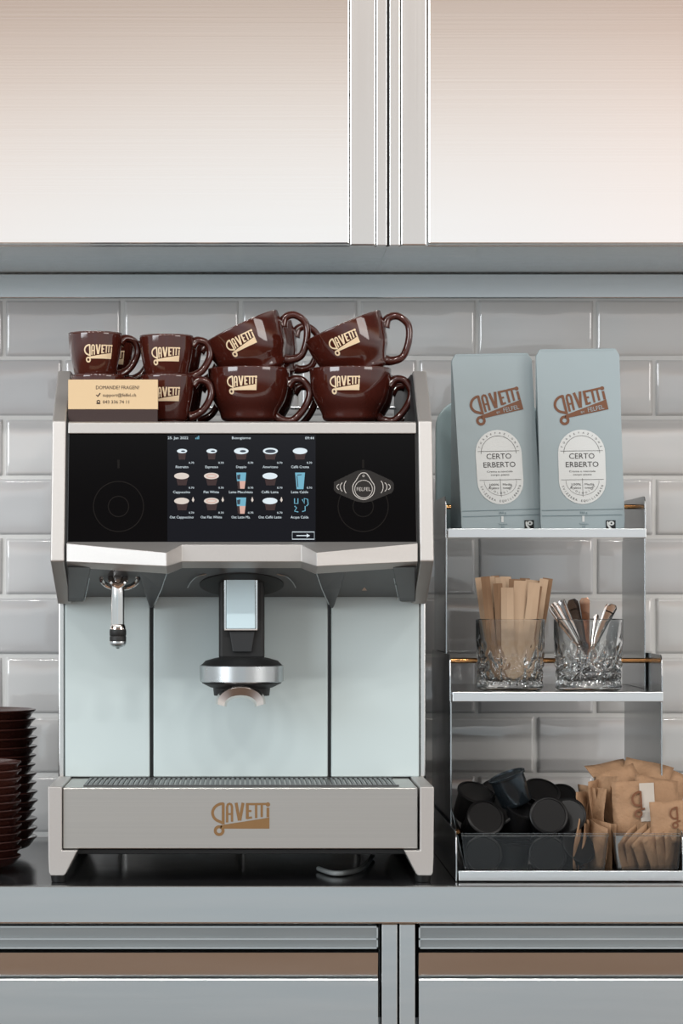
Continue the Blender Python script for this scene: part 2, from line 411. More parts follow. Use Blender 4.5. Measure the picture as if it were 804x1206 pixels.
# ------------------------------------------------------------------ the coffee machine
HW = 0.2082
MX = X(284.5, 3.0)
cm = thing('coffee_machine', (MX, -0.3, 0.9), 'wide automatic espresso machine with a black touchscreen, pale panels and a steel drip tray', 'coffee machine')
def mb(px0, px1, py0, py1, d0, d1, name, m, par=None, bev=0.001, dref=None, **kw):
    dr = dref or d0
    return MB().box(X(px0, dr), X(px1, dr), Y(d0), Y(d1), Z(py1, dr), Z(py0, dr)).build(name, m, par or cm, bevel=bev, **kw)
MB().box(-HW+.001, HW-.001, Y(3.142), Y(3.48), 0.938, 1.392).build('body', 'alu_dark', cm, bevel=0.002)
for a, b in ((76.5, 176.3), (180.6, 385.8), (389.8, 493.6)):
    mb(a, b, 690, 915, 3.13, 3.1418, 'front_panel', 'panel', bev=0.0016, seg=3)
mb(69.2, 75.4, 700, 915, 3.134, 3.15, 'side_trim', 'steel_v', bev=0.0012); mb(494.6, 500.8, 700, 915, 3.134, 3.15, 'side_trim', 'steel_v', bev=0.0012)
for sx in (-1, 1):
    # dark skirt at the flank, seen as a thin line
    x = sx*HW; MB().box(min(x, x+sx*.003), max(x, x+sx*.003), Y(3.17), Y(3.46), 0.94, Z(832 if sx < 0 else 772, 3.17)).build('side_skirt', 'black_plastic', cm)
    # cheek of the head: front face leans, top slopes back, bottom is undercut
    prof = [(3.115, 437), (3.022, 496), (2.992, 661), (3.112, 711), (3.47, 711), (3.47, 437)]
    # lower points taken at their own depth
    xo, xi = sx*HW, sx*(HW - 0.0152)
    pts = [(xo, Y(d), Z(y, d)) for d, y in prof[:4]] + [(xo, Y(3.47), Z(711, 3.112)), (xo, Y(3.47), Z(437, 3.115))]
    MB().prism(pts, (xi - xo, 0, 0)).build('head_cheek', 'alu', cm, bevel=0.0016, seg=3)
    xo, xi = sx*(HW - 0.0153), sx*(HW - 0.0176)
    pts = [(xo, Y(d + 0.006), Z(y, d)) for d, y in [(3.115, 441), (3.022, 497), (2.992, 661), (3.112, 708)]] + [(xo, Y(3.46), Z(708, 3.112)), (xo, Y(3.46), Z(441, 3.115))]
    MB().prism(pts, (xi - xo, 0, 0)).build('cheek_liner', 'black_plastic', cm)
bx0, bx1 = X(79.3, 3.02), X(490.0, 3.02)
xi = HW - 0.0177
# top bezel bar
pts = [(-xi, Y(3.020), Z(510.5, 3.02)), (-xi, Y(3.021), Z(498, 3.02)), (-xi, Y(3.024), Z(496.5, 3.02)), (-xi, Y(3.05), Z(496.5, 3.02)), (-xi, Y(3.05), Z(510.5, 3.02))]
MB().prism(pts, (2*xi, 0, 0)).build('top_bezel', 'alu', cm, bevel=0.0008)
# black glass display panel, leaning like the cheeks
def on_panel(px, py, lift=0.0004):
    f = (py - 511)/127.0; d = 3.0225 - 0.023*f - lift
    return P(px, py, d)
a0, a1, a2, a3 = [on_panel(px, py, 0) for px, py in ((79, 510.5), (490.5, 510.5), (490.5, 638.5), (79, 638.5))]
a0.x = -xi; a3.x = -xi; a1.x = xi; a2.x = xi
disp = MB().prism([a0, a1, a2, a3], (0, 0.03, 0)).build('display_panel', 'black_glass', cm, bevel=0.0008)
# lower bezel with its raised ridges
def ridge(px, d_f, yt, yb, yu):      # column of the section: glass edge, front top, front bottom, under edge
    return (px, d_f, yt, yb, yu)
cols = [(77.8, 2.992, 640, 661.5, 668), (196, 2.962, 651, 667, 675.5), (214, 2.984, 641.5, 661.5, 669), (355, 2.984, 641.5, 661.5, 669), (373, 2.962, 651, 667, 675.5), (491.2, 2.992, 640, 661.5, 668)]
rings = []
for px, df, yt, yb, yu in cols:
    pr = [(3.0, 638.2), (df, yt), (df - 0.001, yb), (df + 0.02, yu), (3.03, yu), (3.03, 638.2)]
    ring = [P(px, y, d) for d, y in pr]
    ring[4].z = ring[3].z; ring[5].z = ring[0].z
    for p in ring:
        if px < 100: p.x = -xi
        elif px > 480: p.x = xi
        else: p.x = X(px, df)
    rings.append(ring)
MB().loft(rings).build('lower_bezel', 'alu', cm, bevel=0.0006)
# charcoal underside: slopes down from the bezel to the panels
def under(pts, name, th=0.02, m='cover', bev=0.0008):
    MB().prism([P(px, py, d) for px, py, d in pts], (0, th, 0)).build(name, m, cm, bevel=bev)
z_u0 = Z(664, 3.0); z_u1 = Z(703, 3.128)
MB().prism([(-xi, Y(3.005), Z(668, 2.99)), (-xi, Y(3.120), z_u1), (-xi, Y(3.128), z_u1), (-xi, Y(3.128), Z(640, 3.0)), (-xi, Y(3.031), Z(640, 3.0)), (-xi, Y(3.031), Z(664, 3.0))], (2*xi, 0, 0)).build('underside_cover', 'cover', cm, bevel=0.0006)
for s in (-1, 1):      # corner blocks beside the cheeks
    q = lambda px: px if s < 0 else 569 - px
    MB().loft([[P(q(79.8), 668, 3.0), P(q(107), 668, 3.0), P(q(107), 668, 3.13), P(q(79.8), 668, 3.13)],
               [P(q(80), 704, 3.09), P(q(99), 704, 3.09), P(q(99), 704, 3.129), P(q(80), 704, 3.129)],
               [P(q(80), 708.5, 3.10), P(q(98), 708.5, 3.10), P(q(98), 708.5, 3.129), P(q(80), 708.5, 3.129)]]).build('corner_block', 'cover', cm, bevel=0.001)
    MB().tube([P(q(107), 672, 3.03), P(q(99.5), 707, 3.1)], 0.0006, 6).build('cover_edge', 'steel_plain', cm)
    # pointed fins above the panel joints
    MB().loft([[P(q(163), 672, 3.005), P(q(196), 672, 3.0), P(q(196), 672, 3.13), P(q(160), 672, 3.13)],
               [P(q(169), 694, 3.06), P(q(190), 694, 3.06), P(q(190), 694, 3.13), P(q(169), 694, 3.13)],
               [P(q(175), 712, 3.11), P(q(181), 712, 3.11), P(q(181), 712, 3.13), P(q(175), 712, 3.13)],
               [P(q(177), 716, 3.12), P(q(179.5), 716, 3.12), P(q(179.5), 716, 3.13), P(q(177), 716, 3.13)]]).build('divider_fin', 'cover', cm, bevel=0.0008)
    MB().tube([P(q(196.5), 675, 3.0), P(q(190), 694, 3.055), P(q(182), 712, 3.105)], 0.0006, 6).build('cover_edge', 'steel_plain', cm)
    MB().box(X(min(q(176.4), q(180.5)), 3.13), X(max(q(176.4), q(180.5)), 3.13), Y(3.136), Y(3.143), Z(915, 3.13), Z(705, 3.13)).build('panel_joint', 'black_plastic', cm)
# round collars under the head
def disc_at(px, py, d, r, h, name, m, par=None, tilt=0, seg=36, **kw):
    b = MB().lathe([(0.0001, 0), (r*0.96, 0), (r, h*.15), (r, h*.85), (r*.96, h), (0.0001, h)], seg)
    b.xf(Matrix.Translation(P(px, py, d)) @ Matrix.Rotation(tilt, 4, 'X')); return b.build(name, m, par or cm, smooth=True, **kw)
slope = math.atan2(z_u1 - Z(668, 2.99), 0.115)
disc_at(284.5, 690, 3.07, 0.047, 0.006, 'spout_collar', 'rubber', tilt=slope)
disc_at(141, 684, 3.06, 0.0245, 0.005, 'wand_collar', 'rubber', tilt=slope)
rc = disc_at(429, 684.5, 3.06, 0.026, 0.005, 'blank_collar', 'black_plastic', tilt=slope)
MB().prism([P(426, 695.5, 3.07), P(432, 695.5, 3.07), P(429, 691.5, 3.068)], (0, 0.002, 0)).build('marker', 'steel_plain', rc)
# curved seam lines beside the spout collar
for s in (-1, 1):
    q = lambda px: px if s > 0 else 569 - px
    MB().tube(spline([P(q(326), 676, 3.03), P(q(337), 679, 3.035), P(q(344), 685, 3.05), P(q(348), 692, 3.07)], 5), 0.0007, 6).build('seam', 'steel_plain', cm)
# coffee spout: column, disc, twin outlet
sp = [(3.135, 0), ]
cx = X(284.5, 3.03)
col = MB().box(X(257.5, 3.055), X(311.5, 3.055), Y(3.055), Y(3.12), Z(777, 3.055), Z(674, 3.055)).build('spout_column', 'rubber', cm, bevel=0.004, seg=3)
MB().box(X(266.5, 3.047), X(300.5, 3.047), Y(3.047), Y(3.056), Z(740.5, 3.047), Z(674, 3.047)).build('spout_cover', 'spoutface', col, bevel=0.001)
for a, b in ((263.8, 266.2), (300.8, 303.2)):
    MB().box(X(a, 3.048), X(b, 3.048), Y(3.048), Y(3.056), Z(741, 3.048), Z(674, 3.048)).build('cover_trim', 'chrome', col, bevel=0.0005)
MB().box(X(264, 3.046), X(303, 3.046), Y(3.046), Y(3.056), Z(742.5, 3.046), Z(740.7, 3.046)).build('cover_lip', 'alu', col, bevel=0.0004)
MB().prism([P(270, 743, 3.05), P(300, 743, 3.05), P(296, 768, 3.05), P(274, 768, 3.05)], (0, .008, 0)).build('spout_recess', 'black_plastic', col, bevel=0.001)
DR = 3.06; k = DR/F; zc = Z(793, DR); R = 49.5*k
c0 = Vector((X(284.5, 3.06), Y(3.06), 0))
MB().lathe([(0.001, Z(774, DR)), (0.028, Z(774.5, DR)), (0.040, Z(778, DR)), (R*.97, Z(783.5, DR)), (R*.97, Z(788, DR)), (0.001, Z(788, DR))], 48, c0).build('spout_disc_top', 'rubber', cm, smooth=True)
MB().lathe([(R*.98, Z(783.2, DR)), (R, Z(784, DR)), (R, Z(802, DR)), (R*.98, Z(803, DR)), (R*.93, Z(803, DR)), (R*.93, Z(784, DR))], 64, c0).build('spout_ring', 'steel_plain', cm, smooth=True)
MB().lathe([(0.001, Z(800, DR)), (R*.965, Z(802, DR)), (R*.94, Z(804.5, DR)), (R*.74, Z(809.5, DR)), (R*.68, Z(810, DR)), (R*.66, Z(819, DR)), (0.001, Z(820, DR))], 48, c0).build('spout_disc_bottom', 'rubber', cm, smooth=True)
# twin outlet: chrome crescent, thick
out, inn = [], []
for i in range(21):
    a = PI*i/20; out.append((283.3 - 29.5*math.cos(a), 829 - 22*math.sin(a)**0.8)); 
for i in range(21):
    a = PI*i/20; inn.append((283.3 - 16.5*math.cos(a), 832.5 - 11*math.sin(a)**0.8))
cr = MB(); rg = []
for i in range(21):
    o_, n_ = out[i], inn[i]; mid = ((o_[0]+n_[0])/2, (o_[1]+n_[1])/2)
    rg.append([P(*o_, 3.012), P(o_[0]*.6+mid[0]*.4, o_[1]*.6+mid[1]*.4, 3.001), P(n_[0]*.6+mid[0]*.4, n_[1]*.6+mid[1]*.4, 3.002), P(*n_, 3.01), P(*n_, 3.03), P(*o_, 3.03)])
cr.loft(rg).build('twin_outlet', 'outlet', cm, smooth=True)
# steam wand
dw = 3.045
MB().xf(Matrix()) 
ringm = MB(); rp = [(math.cos(2*PI*i/28), math.sin(2*PI*i/28)) for i in range(29)]
ringm.tube([P(141 + 21.5*a, 681 + 12*b, 3.045 + 0.01*b) for a, b in rp], 0.0028, 8).build('wand_ring', 'chrome', cm, smooth=True)
MB().tube(spline([P(137, 671, 3.055), P(137.5, 678, 3.045), P(138.5, 690, 3.04), P(138.7, 738, 3.04)], 8), 0.0074, 20).build('steam_wand', 'chrome', cm, smooth=True)
MB().tube(spline([P(130, 672, 3.05), P(131, 684, 3.034), P(139, 690, 3.032), P(147, 684, 3.034), P(148, 672, 3.05)], 5), 0.003, 8).build('wand_joint', 'chrome', cm, smooth=True)
k3 = 3.04/F; cw = Vector((X(138.8, 3.04), Y(3.04), 0)); zz = lambda y: Z(y, 3.04)
MB().lathe([(7.8*k3, zz(735)), (9.3*k3, zz(738)), (9.6*k3, zz(741)), (0.0075, zz(741))], 28, cw).build('tip_ring', 'chrome', cm, smooth=True)
MB().lathe([(9.4*k3, zz(741)), (9.9*k3, zz(743)), (9.8*k3, zz(748)), (9.2*k3, zz(749)), (9.8*k3, zz(750)), (9.7*k3, zz(755.5)), (7*k3, zz(757)), (0.001, zz(757))], 28, cw).build('wand_grip', 'rubber', cm, smooth=True)
MB().lathe([(9.6*k3, zz(755)), (9.9*k3, zz(756)), (9.3*k3, zz(759)), (6.5*k3, zz(761.5)), (3*k3, zz(762.5)), (1.6*k3, zz(764)), (0.0002, zz(764.2))], 28, cw).build('wand_tip', 'steel_plain', cm, smooth=True)
# cup tray on top
MB().box(-xi, xi, Y(3.051), Y(3.46), 1.39, 1.4035).build('cup_tray', 'black_plastic', cm, bevel=0.001)
MB().tube([(-xi, Y(3.44), 1.445), (xi, Y(3.44), 1.445)], 0.0025, 10).build('cup_rail', 'steel_plain', cm, smooth=True)
# base with drip tray
tr = MB().box(X(74.2, 2.975), X(491.5, 2.975), Y(2.975), Y(3.40), Z(999.5, 2.975), Z(928, 2.975)).build('drip_tray', 'tray_face', cm, bevel=0.0008)
zt = Z(928, 2.975)
g = MB(); gx0, gx1 = X(98, 2.99), X(470, 2.99)
for i in range(62):
    a = gx0 + (gx1-gx0)*i/62; g.box(a, a + (gx1-gx0)/62*0.55, Y(3.0), Y(3.115), zt + 0.0002, zt + 0.0016)
g.box(gx0, gx1, Y(2.995), Y(3.0), zt+.0002, zt + 0.0018); g.box(gx0, gx1, Y(3.115), Y(3.12), zt+.0002, zt + 0.0018)
g.build('drip_grate', 'alu_dark', cm)
for s in (-1, 1):
    q = lambda px: px if s < 0 else 567.2 - px
    fr = [(56.2, 928), (57.2, 926.3), (72.8, 926.3), (72.8, 1001.5), (91.5, 1001.5), (77.5, 1029), (75, 1031.5), (59.5, 1031.5), (57.6, 1028), (56.8, 1010)]
    MB().prism([P(q(a), b, 2.97) for a, b in fr], (0, 0.47, 0)).build('leg', 'alu', cm, bevel=0.0012, seg=3)
    for dd in (2.995, 3.4):
        MB().lathe([(0.0001, 0.9), (0.008, 0.9), (0.009, 0.909), (0.0001, 0.909)], 20, (X(q(67.5), 2.97), Y(dd), 0)).build('foot', 'rubber', cm, smooth=True)
    # back part of the base beside the tray, higher shoulder
mb(86, 480, 1000, 1006, 3.0, 3.4, 'base_pan', 'black_plastic', bev=0.001)
lg = logo_art().xf(lambda u, v: (u*70.5 + 282, v*70.5))
lg.build('engraved_logo', 'bronze', tr, lambda u, v: P(u, 965 - v, 2.9746))

# screen artwork
def pm(u, v): return on_panel(u, v)
Art().rect(197, 512, 371.5, 638).build('touchscreen', 'disp', disp, lambda u, v: on_panel(u, v, 0.0003))
def flip(t, *a, **k): pass
class SA(Art):            # artwork in picture rows: text must be flipped
    def text(s, t, cx, cy, size, **kw):
        b = Art(); b.text(t, 0, 0, size, **kw); s.add([(cx + u, cy - v) for u, v in b.v], b.f); return s
pt = lambda u, v: on_panel(u, v, 0.0009)
pt2 = lambda u, v: on_panel(u, v, 0.0006)
colx = [214.3, 249.2, 284, 318.3, 353.2]
names = [['Ristretto', 'Espresso', 'Doppio', 'Americano', 'Caffè Crema'], ['Cappuccino', 'Flat White', 'Latte Macchiato', 'Caffè Latte', 'Latte Caldo'], ['Oat Cappuccino', 'Oat Flat White', 'Oat Latte Ma.', 'Oat Caffè Latte', 'Acqua Calda']]
wid = [[15, 15, 12, 18, 21], [20, 18, 28, 20, 20], [28, 25, 22, 27, 21]]
tx = SA()
tx.text('25. Jan 2022', 209.5, 515.6, 4.4, width=24); tx.text('Buongiorno', 284, 515.6, 4.4, width=22); tx.text('09:44', 364.5, 515.8, 4.4, width=10.5)
for r in range(3):
    for c in range(5):
        tx.text(names[r][c], colx[c] - (0.5 if r else 0), 549.8 + 29.6*r, 4.2, width=wid[r][c])
        if not (r == 2 and c == 4): tx.text('0.70', colx[c] + 11, 545 + 29.4*r, 3.2, width=6.2)
tx.build('menu_text', 'e_white', disp, pt)
ir = [531.2, 560.6, 590]
MATS = ['e_white', 'e_cream', 'e_pink', 'e_dark', 'e_red', 'e_blue']
def icon(name, layers):            # one mesh, one material slot per ink
    vs, fs, mi = [], [], []
    for mname, art, lift in layers:
        n = len(vs); vs += [on_panel(u, v, lift) - ROOT for u, v in art.v]; fs += [tuple(q + n for q in f) for f in art.f]; mi += [MATS.index(mname)]*len(art.f)
    me = bpy.data.meshes.new(name); me.from_pydata(vs, [], fs)
    for mname in MATS: me.materials.append(M[mname])
    for p, k_ in zip(me.polygons, mi): p.material_index = k_
    o = bpy.data.objects.new(name, me); C.objects.link(o); o.parent = disp; return o
for r in range(3):
    for c in range(5):
        wh, cr_, pk, dk, rd, bl = SA(), SA(), SA(), SA(), SA(), SA()
        x, y = colx[c], ir[r]; nm = 'cup_icon'
        if r == 0:
            w = (6, 6.2, 8.6, 8.8, 8.6)[c]; wh.disc(x, y, w, w*.43)
            if c < 4: dk.disc(x + (1.2, 1.5, 2, 0, 0)[c], y + .2, w*(.42 if c < 3 else .72), w*(.16 if c < 3 else .24))
            rd.poly([(x-w*.8, y+2), (x+w*.8, y+2), (x+w*.6, y+10), (x-w*.6, y+10)])
        elif c in (0, 3): (cr_ if c == 0 else wh).disc(x - .5, y, 8.8, 3.8); rd.poly([(x-7, y+2), (x+7, y+2), (x+5, y+11), (x-5, y+11)])
        elif c == 1: cr_.disc(x - .3, y, 8.8, 3.8); pk.ring(x - .3, y, 5.6, 1.0, 24, 2.0); rd.poly([(x-7, y+2), (x+7, y+2), (x+5, y+11), (x-5, y+11)])
        elif c == 2:
            nm = 'glass_icon'; bl.poly([(x-5.8, y-4), (x+5.8, y-4), (x+5, y+6), (x-5, y+6)]); pk.poly([(x-2.0, y+5.9), (x+5, y+5.9), (x+3.8, y+15), (x-1.3, y+15)]); rd.poly([(x-5, y+5.9), (x-2, y+5.9), (x-1.3, y+15), (x-4, y+15)]); dk.poly([(x-5, y-1), (x-1, y-2), (x-1.5, y+4), (x-4.6, y+4)])
        elif r == 1: nm = 'glass_icon'; bl.poly([(x-5.8, y-4), (x+5.8, y-4), (x+4, y+15.5), (x-4, y+15.5)]); dk.stroke([(x-3.6, y), (x-2.4, y+13)], 1.0); dk.stroke([(x-3.6, y-1), (x+2, y-1.6)], 1.0)
        else:
            nm = 'water_icon'
            for pp in ([(x-6.5, y-3), (x-6.5, y+3), (x-2.5, y+3), (x-2.5, y-3)], [(x+2.5, y-2), (x+5, y+3), (x+5, y-3), (x+9, y-2), (x+9.5, y+4), (x+7.5, y+6)], [(x-6.5, y+6), (x-4, y+8), (x-6.5, y+12), (x-2, y+13)], [(x+2.5, y+12.5), (x+6, y+11.5), (x+6, y+6)]):
                bl.stroke(pp, 1.1)
        if r == 2 and c < 4: cr_.poly([(x+11.5, y-1), (x+13, y-5), (x+14.5, y-1), (x+13, y+1.5)])
        icon(nm, [('e_red', rd, .0006), ('e_white', wh, .0009), ('e_cream', cr_, .0009), ('e_blue', bl, .0009), ('e_pink', pk, .0012), ('e_dark', dk, .0012)])
bl = SA(); bl.stroke([(230.5, 517.3), (230.5, 515.5)], 1); bl.stroke([(232.2, 517.3), (232.2, 514.5)], 1); bl.stroke([(233.9, 517.3), (233.9, 513.3)], 1)
icon('signal_icon', [('e_blue', bl, .0009)])
wh = SA(); wh.stroke([(344, 626.5), (370, 626.5), (370, 635), (344, 635)], 0.9, True); wh.stroke([(349, 630.8), (362, 630.8)], 1.0); wh.poly([(361, 628.6), (365, 630.8), (361, 633)])
icon('arrow_button', [('e_white', wh, .0009)])
fr = Art()
for cx_ in (139.5, 427.5):
    fr.ring(cx_, 596.5, 29.5, 1.3, 48); fr.ring(cx_, 596.5, 12, 1.3, 32); fr.rect(cx_-1.3, 541.5, cx_+1.3, 551.5)
fr.build('faint_rings', 'faint', disp, lambda u, v: on_panel(u, v, 0.0003))
hexa = [(393, 568), (396, 566), (420, 554.5), (428, 553), (436, 554.5), (461, 566), (463.5, 569), (463.5, 577), (461, 580.5), (437, 590.5), (428, 592), (419, 590.5), (396, 580.5), (393, 577)]
Art().poly(hexa).build('sensor_sticker', 'nfc', disp, pt2)
nf = SA()
drop = spline([(428, 556.8, 0), (424, 558.2, 0), (419, 566, 0), (415.2, 573, 0), (417.5, 583, 0), (428, 588.3, 0), (438.5, 583, 0), (440.8, 573, 0), (437, 566, 0), (432, 558.2, 0), (428, 556.8, 0)], 4)
nf.stroke([(p[0], p[1]) for p in drop][:-1], 1.0, True); nf.ring(428, 576, 10.4, 0.8); nf.ring(428, 560.4, 1.1, 0.6, 12)
nf.text('FELFEL', 428, 576, 6.2, width=16.5)
for s in (-1, 1):
    for i, (o_, h_) in enumerate(((22.5, 8.5), (27, 6), (31, 3.8))):
        nf.arc(428 + s*(o_ - 5), 573.5, 5.5, h_, -58 if s > 0 else 122, 58 if s > 0 else 238, 0.9, 8)
nf.build('sensor_print', 'nfcline', disp, lambda u, v: on_panel(u, v, 0.0010))

# card in front of the cups
def card():
    global ROOT
    t = thing('sign_card', (X(133, 3.035), Y(3.04), Z(497, 3.035)), 'beige and dark brown contact card standing on the front edge of the coffee machine', 'card')
    d = 3.035
    a = MB().box(X(80.2, d), X(185.8, d), Y(d), Y(d + .012), Z(482, d), Z(447, d)).build('card_top', 'card', t, bevel=0.0004)
    MB().box(X(80.2, d), X(185.4, d), Y(d + .0002), Y(d + .012), Z(496.6, 3.02) , Z(482.2, d)).build('card_base', 'card_brown', t, bevel=0.0004)
    s = SA(); s.text('DOMANDE? FRAGEN?', 113, 456.3, 6.0, align='l', width=51); s.text('support@felfel.ch', 121, 465.2, 5.4, align='l', width=39)
    s.text('043 336 74 11', 121, 473.3, 5.4, align='l', width=31)
    s.stroke([(113.5, 465), (115, 467), (118, 463)], 1.3); s.ring(115.8, 473, 1.6, 1.0, 12); s.rect(113.6, 474.5, 118, 475.8)
    s.build('print', 'card_brown', a, lambda u, v: P(u, v, d - .0003))
    # plain cup emblem
card()

# ------------------------------------------------------------------ cups
def cup_profile(R, H, rb, wide):
    if wide:
        o_ = [(rb*.9, 0), (rb, 0.001), (rb*1.02, .004), (rb*1.2, .0075), (R*.72, H*.24), (R*.88, H*.45), (R*.965, H*.7), (R*.995, H*.9), (R, H)]
    else:
        o_ = [(rb*.92, 0), (rb, 0.001), (rb*1.03, .004), (rb*1.12, H*.09), (R*.80, H*.25), (R*.90, H*.5), (R*.965, H*.75), (R, H)]
    return o_
def rad_at(prof, z):
    for (r0, z0), (r1, z1) in zip(prof, prof[1:]):
        if z0 <= z <= z1 and z1 > z0: return r0 + (r1-r0)*(z-z0)/(z1-z0)
    return prof[-1][0]
def smoothprof(pr, n=4):
    return [(p[0], p[2]) for p in spline([(r, 0, z) for r, z in pr], n)]
def make_cup(name, R, H, rb, wide, label, loc, rot, logo_w, logo_u, logo_z, group):
    global ROOT
    t = thing(name, (0, 0, 0), label, 'cup', group)
    po = smoothprof(cup_profile(R, H, rb, wide))
    inner = [(r - 0.003, z) for r, z in reversed(po) if z > 0.008]
    prof = [(0.0003, 0.0015), (rb*.8, .0015)] + po + [(R - .0008, H + .0006), (R - .002, H)] + inner + [(0.0003, 0.0065)]
    b = MB().lathe(prof, 56).build('cup_body', 'cup', t, smooth='all')
    hr = R*0.93
    if wide: path = [(R*.94, 0, H*.70), (R*1.10, 0, H*.82), (R*1.34, 0, H*.79), (R*1.49, 0, H*.58), (R*1.36, 0, H*.32), (R*1.08, 0, H*.10), (R*.80, 0, H*.10), (R*.64, 0, H*.16)]
    else: path = [(R*.93, 0, H*.82), (R*1.15, 0, H*.92), (R*1.50, 0, H*.86), (R*1.62, 0, H*.62), (R*1.38, 0, H*.34), (R*1.05, 0, H*.2), (R*.80, 0, H*.16)]
    pp = spline(path, 6); n = len(pp)
    rr = [0.0041 + 0.0024*abs(2*i/(n-1) - 1)**3 for i in range(n)]
    MB().tube(pp, rr, 12, squash=1.25).build('handle', 'cup', t, smooth='all')
    def mp(u, v):
        z = logo_z + v*logo_w; r = rad_at(po, z) + 0.0004; a = (u*logo_w)/R + logo_u
        return (r*math.sin(a), -r*math.cos(a), z)
    logo_art().build('cup_logo', 'cream', b, mp)
    t.location = loc; t.rotation_euler = rot
    return t
TZ = 1.4036
gs, gb = 'small brown espresso cups on the machine', 'large brown cappuccino cups on the machine'
c1 = make_cup('espresso_cup', 0.0305, 0.0545, 0.0195, False, 'upper small brown cup above the contact card, leftmost of the cups', (X(112, 3.105), Y(3.105), TZ + 0.0475), (0, 0, 0.32), 0.036, -0.15, 0.030, gs)
note_kids()
copy_tree(c1, (X(115, 3.105), Y(3.105), TZ), (0, 0, 0.25), 'lower small brown cup mostly hidden behind the contact card')
copy_tree(c1, (X(196, 3.105), Y(3.105), TZ + .0445), (0, 0, 0.12), 'upper small brown cup, second stack from the left')
copy_tree(c1, (X(197, 3.105), Y(3.105), TZ), (0, 0, 0.08), 'lower small brown cup, right of the contact card')
copy_tree(c1, (X(127, 3.18), Y(3.18), TZ + .0475), (0, 0, 0.3), 'small brown cup in the back row behind the leftmost upper cup')
copy_tree(c1, (X(127, 3.18), Y(3.18), TZ), (0, 0, 0.3), 'small brown cup, bottom of the back row behind the contact card')
copy_tree(c1, (X(207, 3.18), Y(3.18), TZ + .0445), (0, 0, 0.2), 'small brown cup in the back row behind the second upper small cup')
copy_tree(c1, (X(208, 3.18), Y(3.18), TZ), (0, 0, 0.1), 'small brown cup, bottom of the back row behind the second small stack')
b1 = make_cup('cappuccino_cup', 0.0465, 0.064, 0.026, True, 'lower large brown cup of the middle stack, with a cream logo', (X(293, 3.13), Y(3.13), TZ), (0, 0, 0.0), 0.0365, -0.20, 0.043, gb)
note_kids()
copy_tree(b1, (X(412.5, 3.13), Y(3.13), TZ), (0, 0, 0.0), 'lower large brown cup of the right stack, beside the machine cheek')
copy_tree(b1, (X(311, 3.13), Y(3.13), TZ + .0535), (0, -0.44, 0), 'tilted large brown cup on top of the middle stack')
copy_tree(b1, (X(429, 3.13), Y(3.13), TZ + .0535), (0, -0.40, 0), 'tilted large brown cup on top of the right stack')
copy_tree(b1, (X(302, 3.235), Y(3.235), TZ), (0, 0, 0.1), 'large brown cup in the back row behind the middle stack')
copy_tree(b1, (X(322, 3.235), Y(3.235), TZ + .0535), (0, -0.36, 0.1), 'tilted large brown cup in the back row behind the middle stack')
copy_tree(b1, (X(418, 3.235), Y(3.235), TZ), (0, 0, 0.25), 'large brown cup in the back row behind the right stack')

# ------------------------------------------------------------------ saucers
ORD = ['top', 'second', 'third', 'fourth', 'fifth', 'sixth', 'seventh', 'eighth', 'ninth', 'tenth', 'eleventh', 'twelfth', 'thirteenth', 'fourteenth', 'fifteenth', 'sixteenth']
def ordlab(i): return 'topmost' if i == 0 else ORD[i] + ' from the top'
def saucers(n, R, H, pitch, cx, d, z0, nm, desc, grp, jit):
    q = H/.0225
    pr = [(R*a, b*q) for a, b in [(.005, .002), (.40, .002), (.42, 0), (.47, 0), (.50, .003), (.66, .0055), (.80, .0080), (.87, .0100), (.915, .0135), (.96, .0180), (1.0, .0208), (1.004, .0222), (.985, .0226), (.93, .0205), (.80, .0170), (.62, .0140), (.52, .0106), (.36, .0100), (.005, .0100)]]
    base = MB().lathe(smoothprof(pr, 3), 72).build(nm, 'saucer', smooth='all')
    rnd = random.Random(5)
    for k in range(n):
        i = n - 1 - k
        o = base if k == 0 else base.copy()
        if k: C.objects.link(o)
        o.location = (X(cx, d) + rnd.uniform(-jit, jit), Y(d) + rnd.uniform(-jit, jit), z0 + k*pitch)
        tag(o, '%s brown saucer %s' % (desc, ordlab(i)), 'saucer', grp)
saucers(15, 0.075, 0.0225, 0.01085, -31, 3.30, 0.9002, 'saucer', 'large dark', 'large saucers in the tall stack', 0.0014)
saucers(13, 0.0605, 0.0185, 0.0088, -39, 3.10, 0.9002, 'espresso_saucer', 'small reddish', 'small saucers in the front stack', 0.0006)

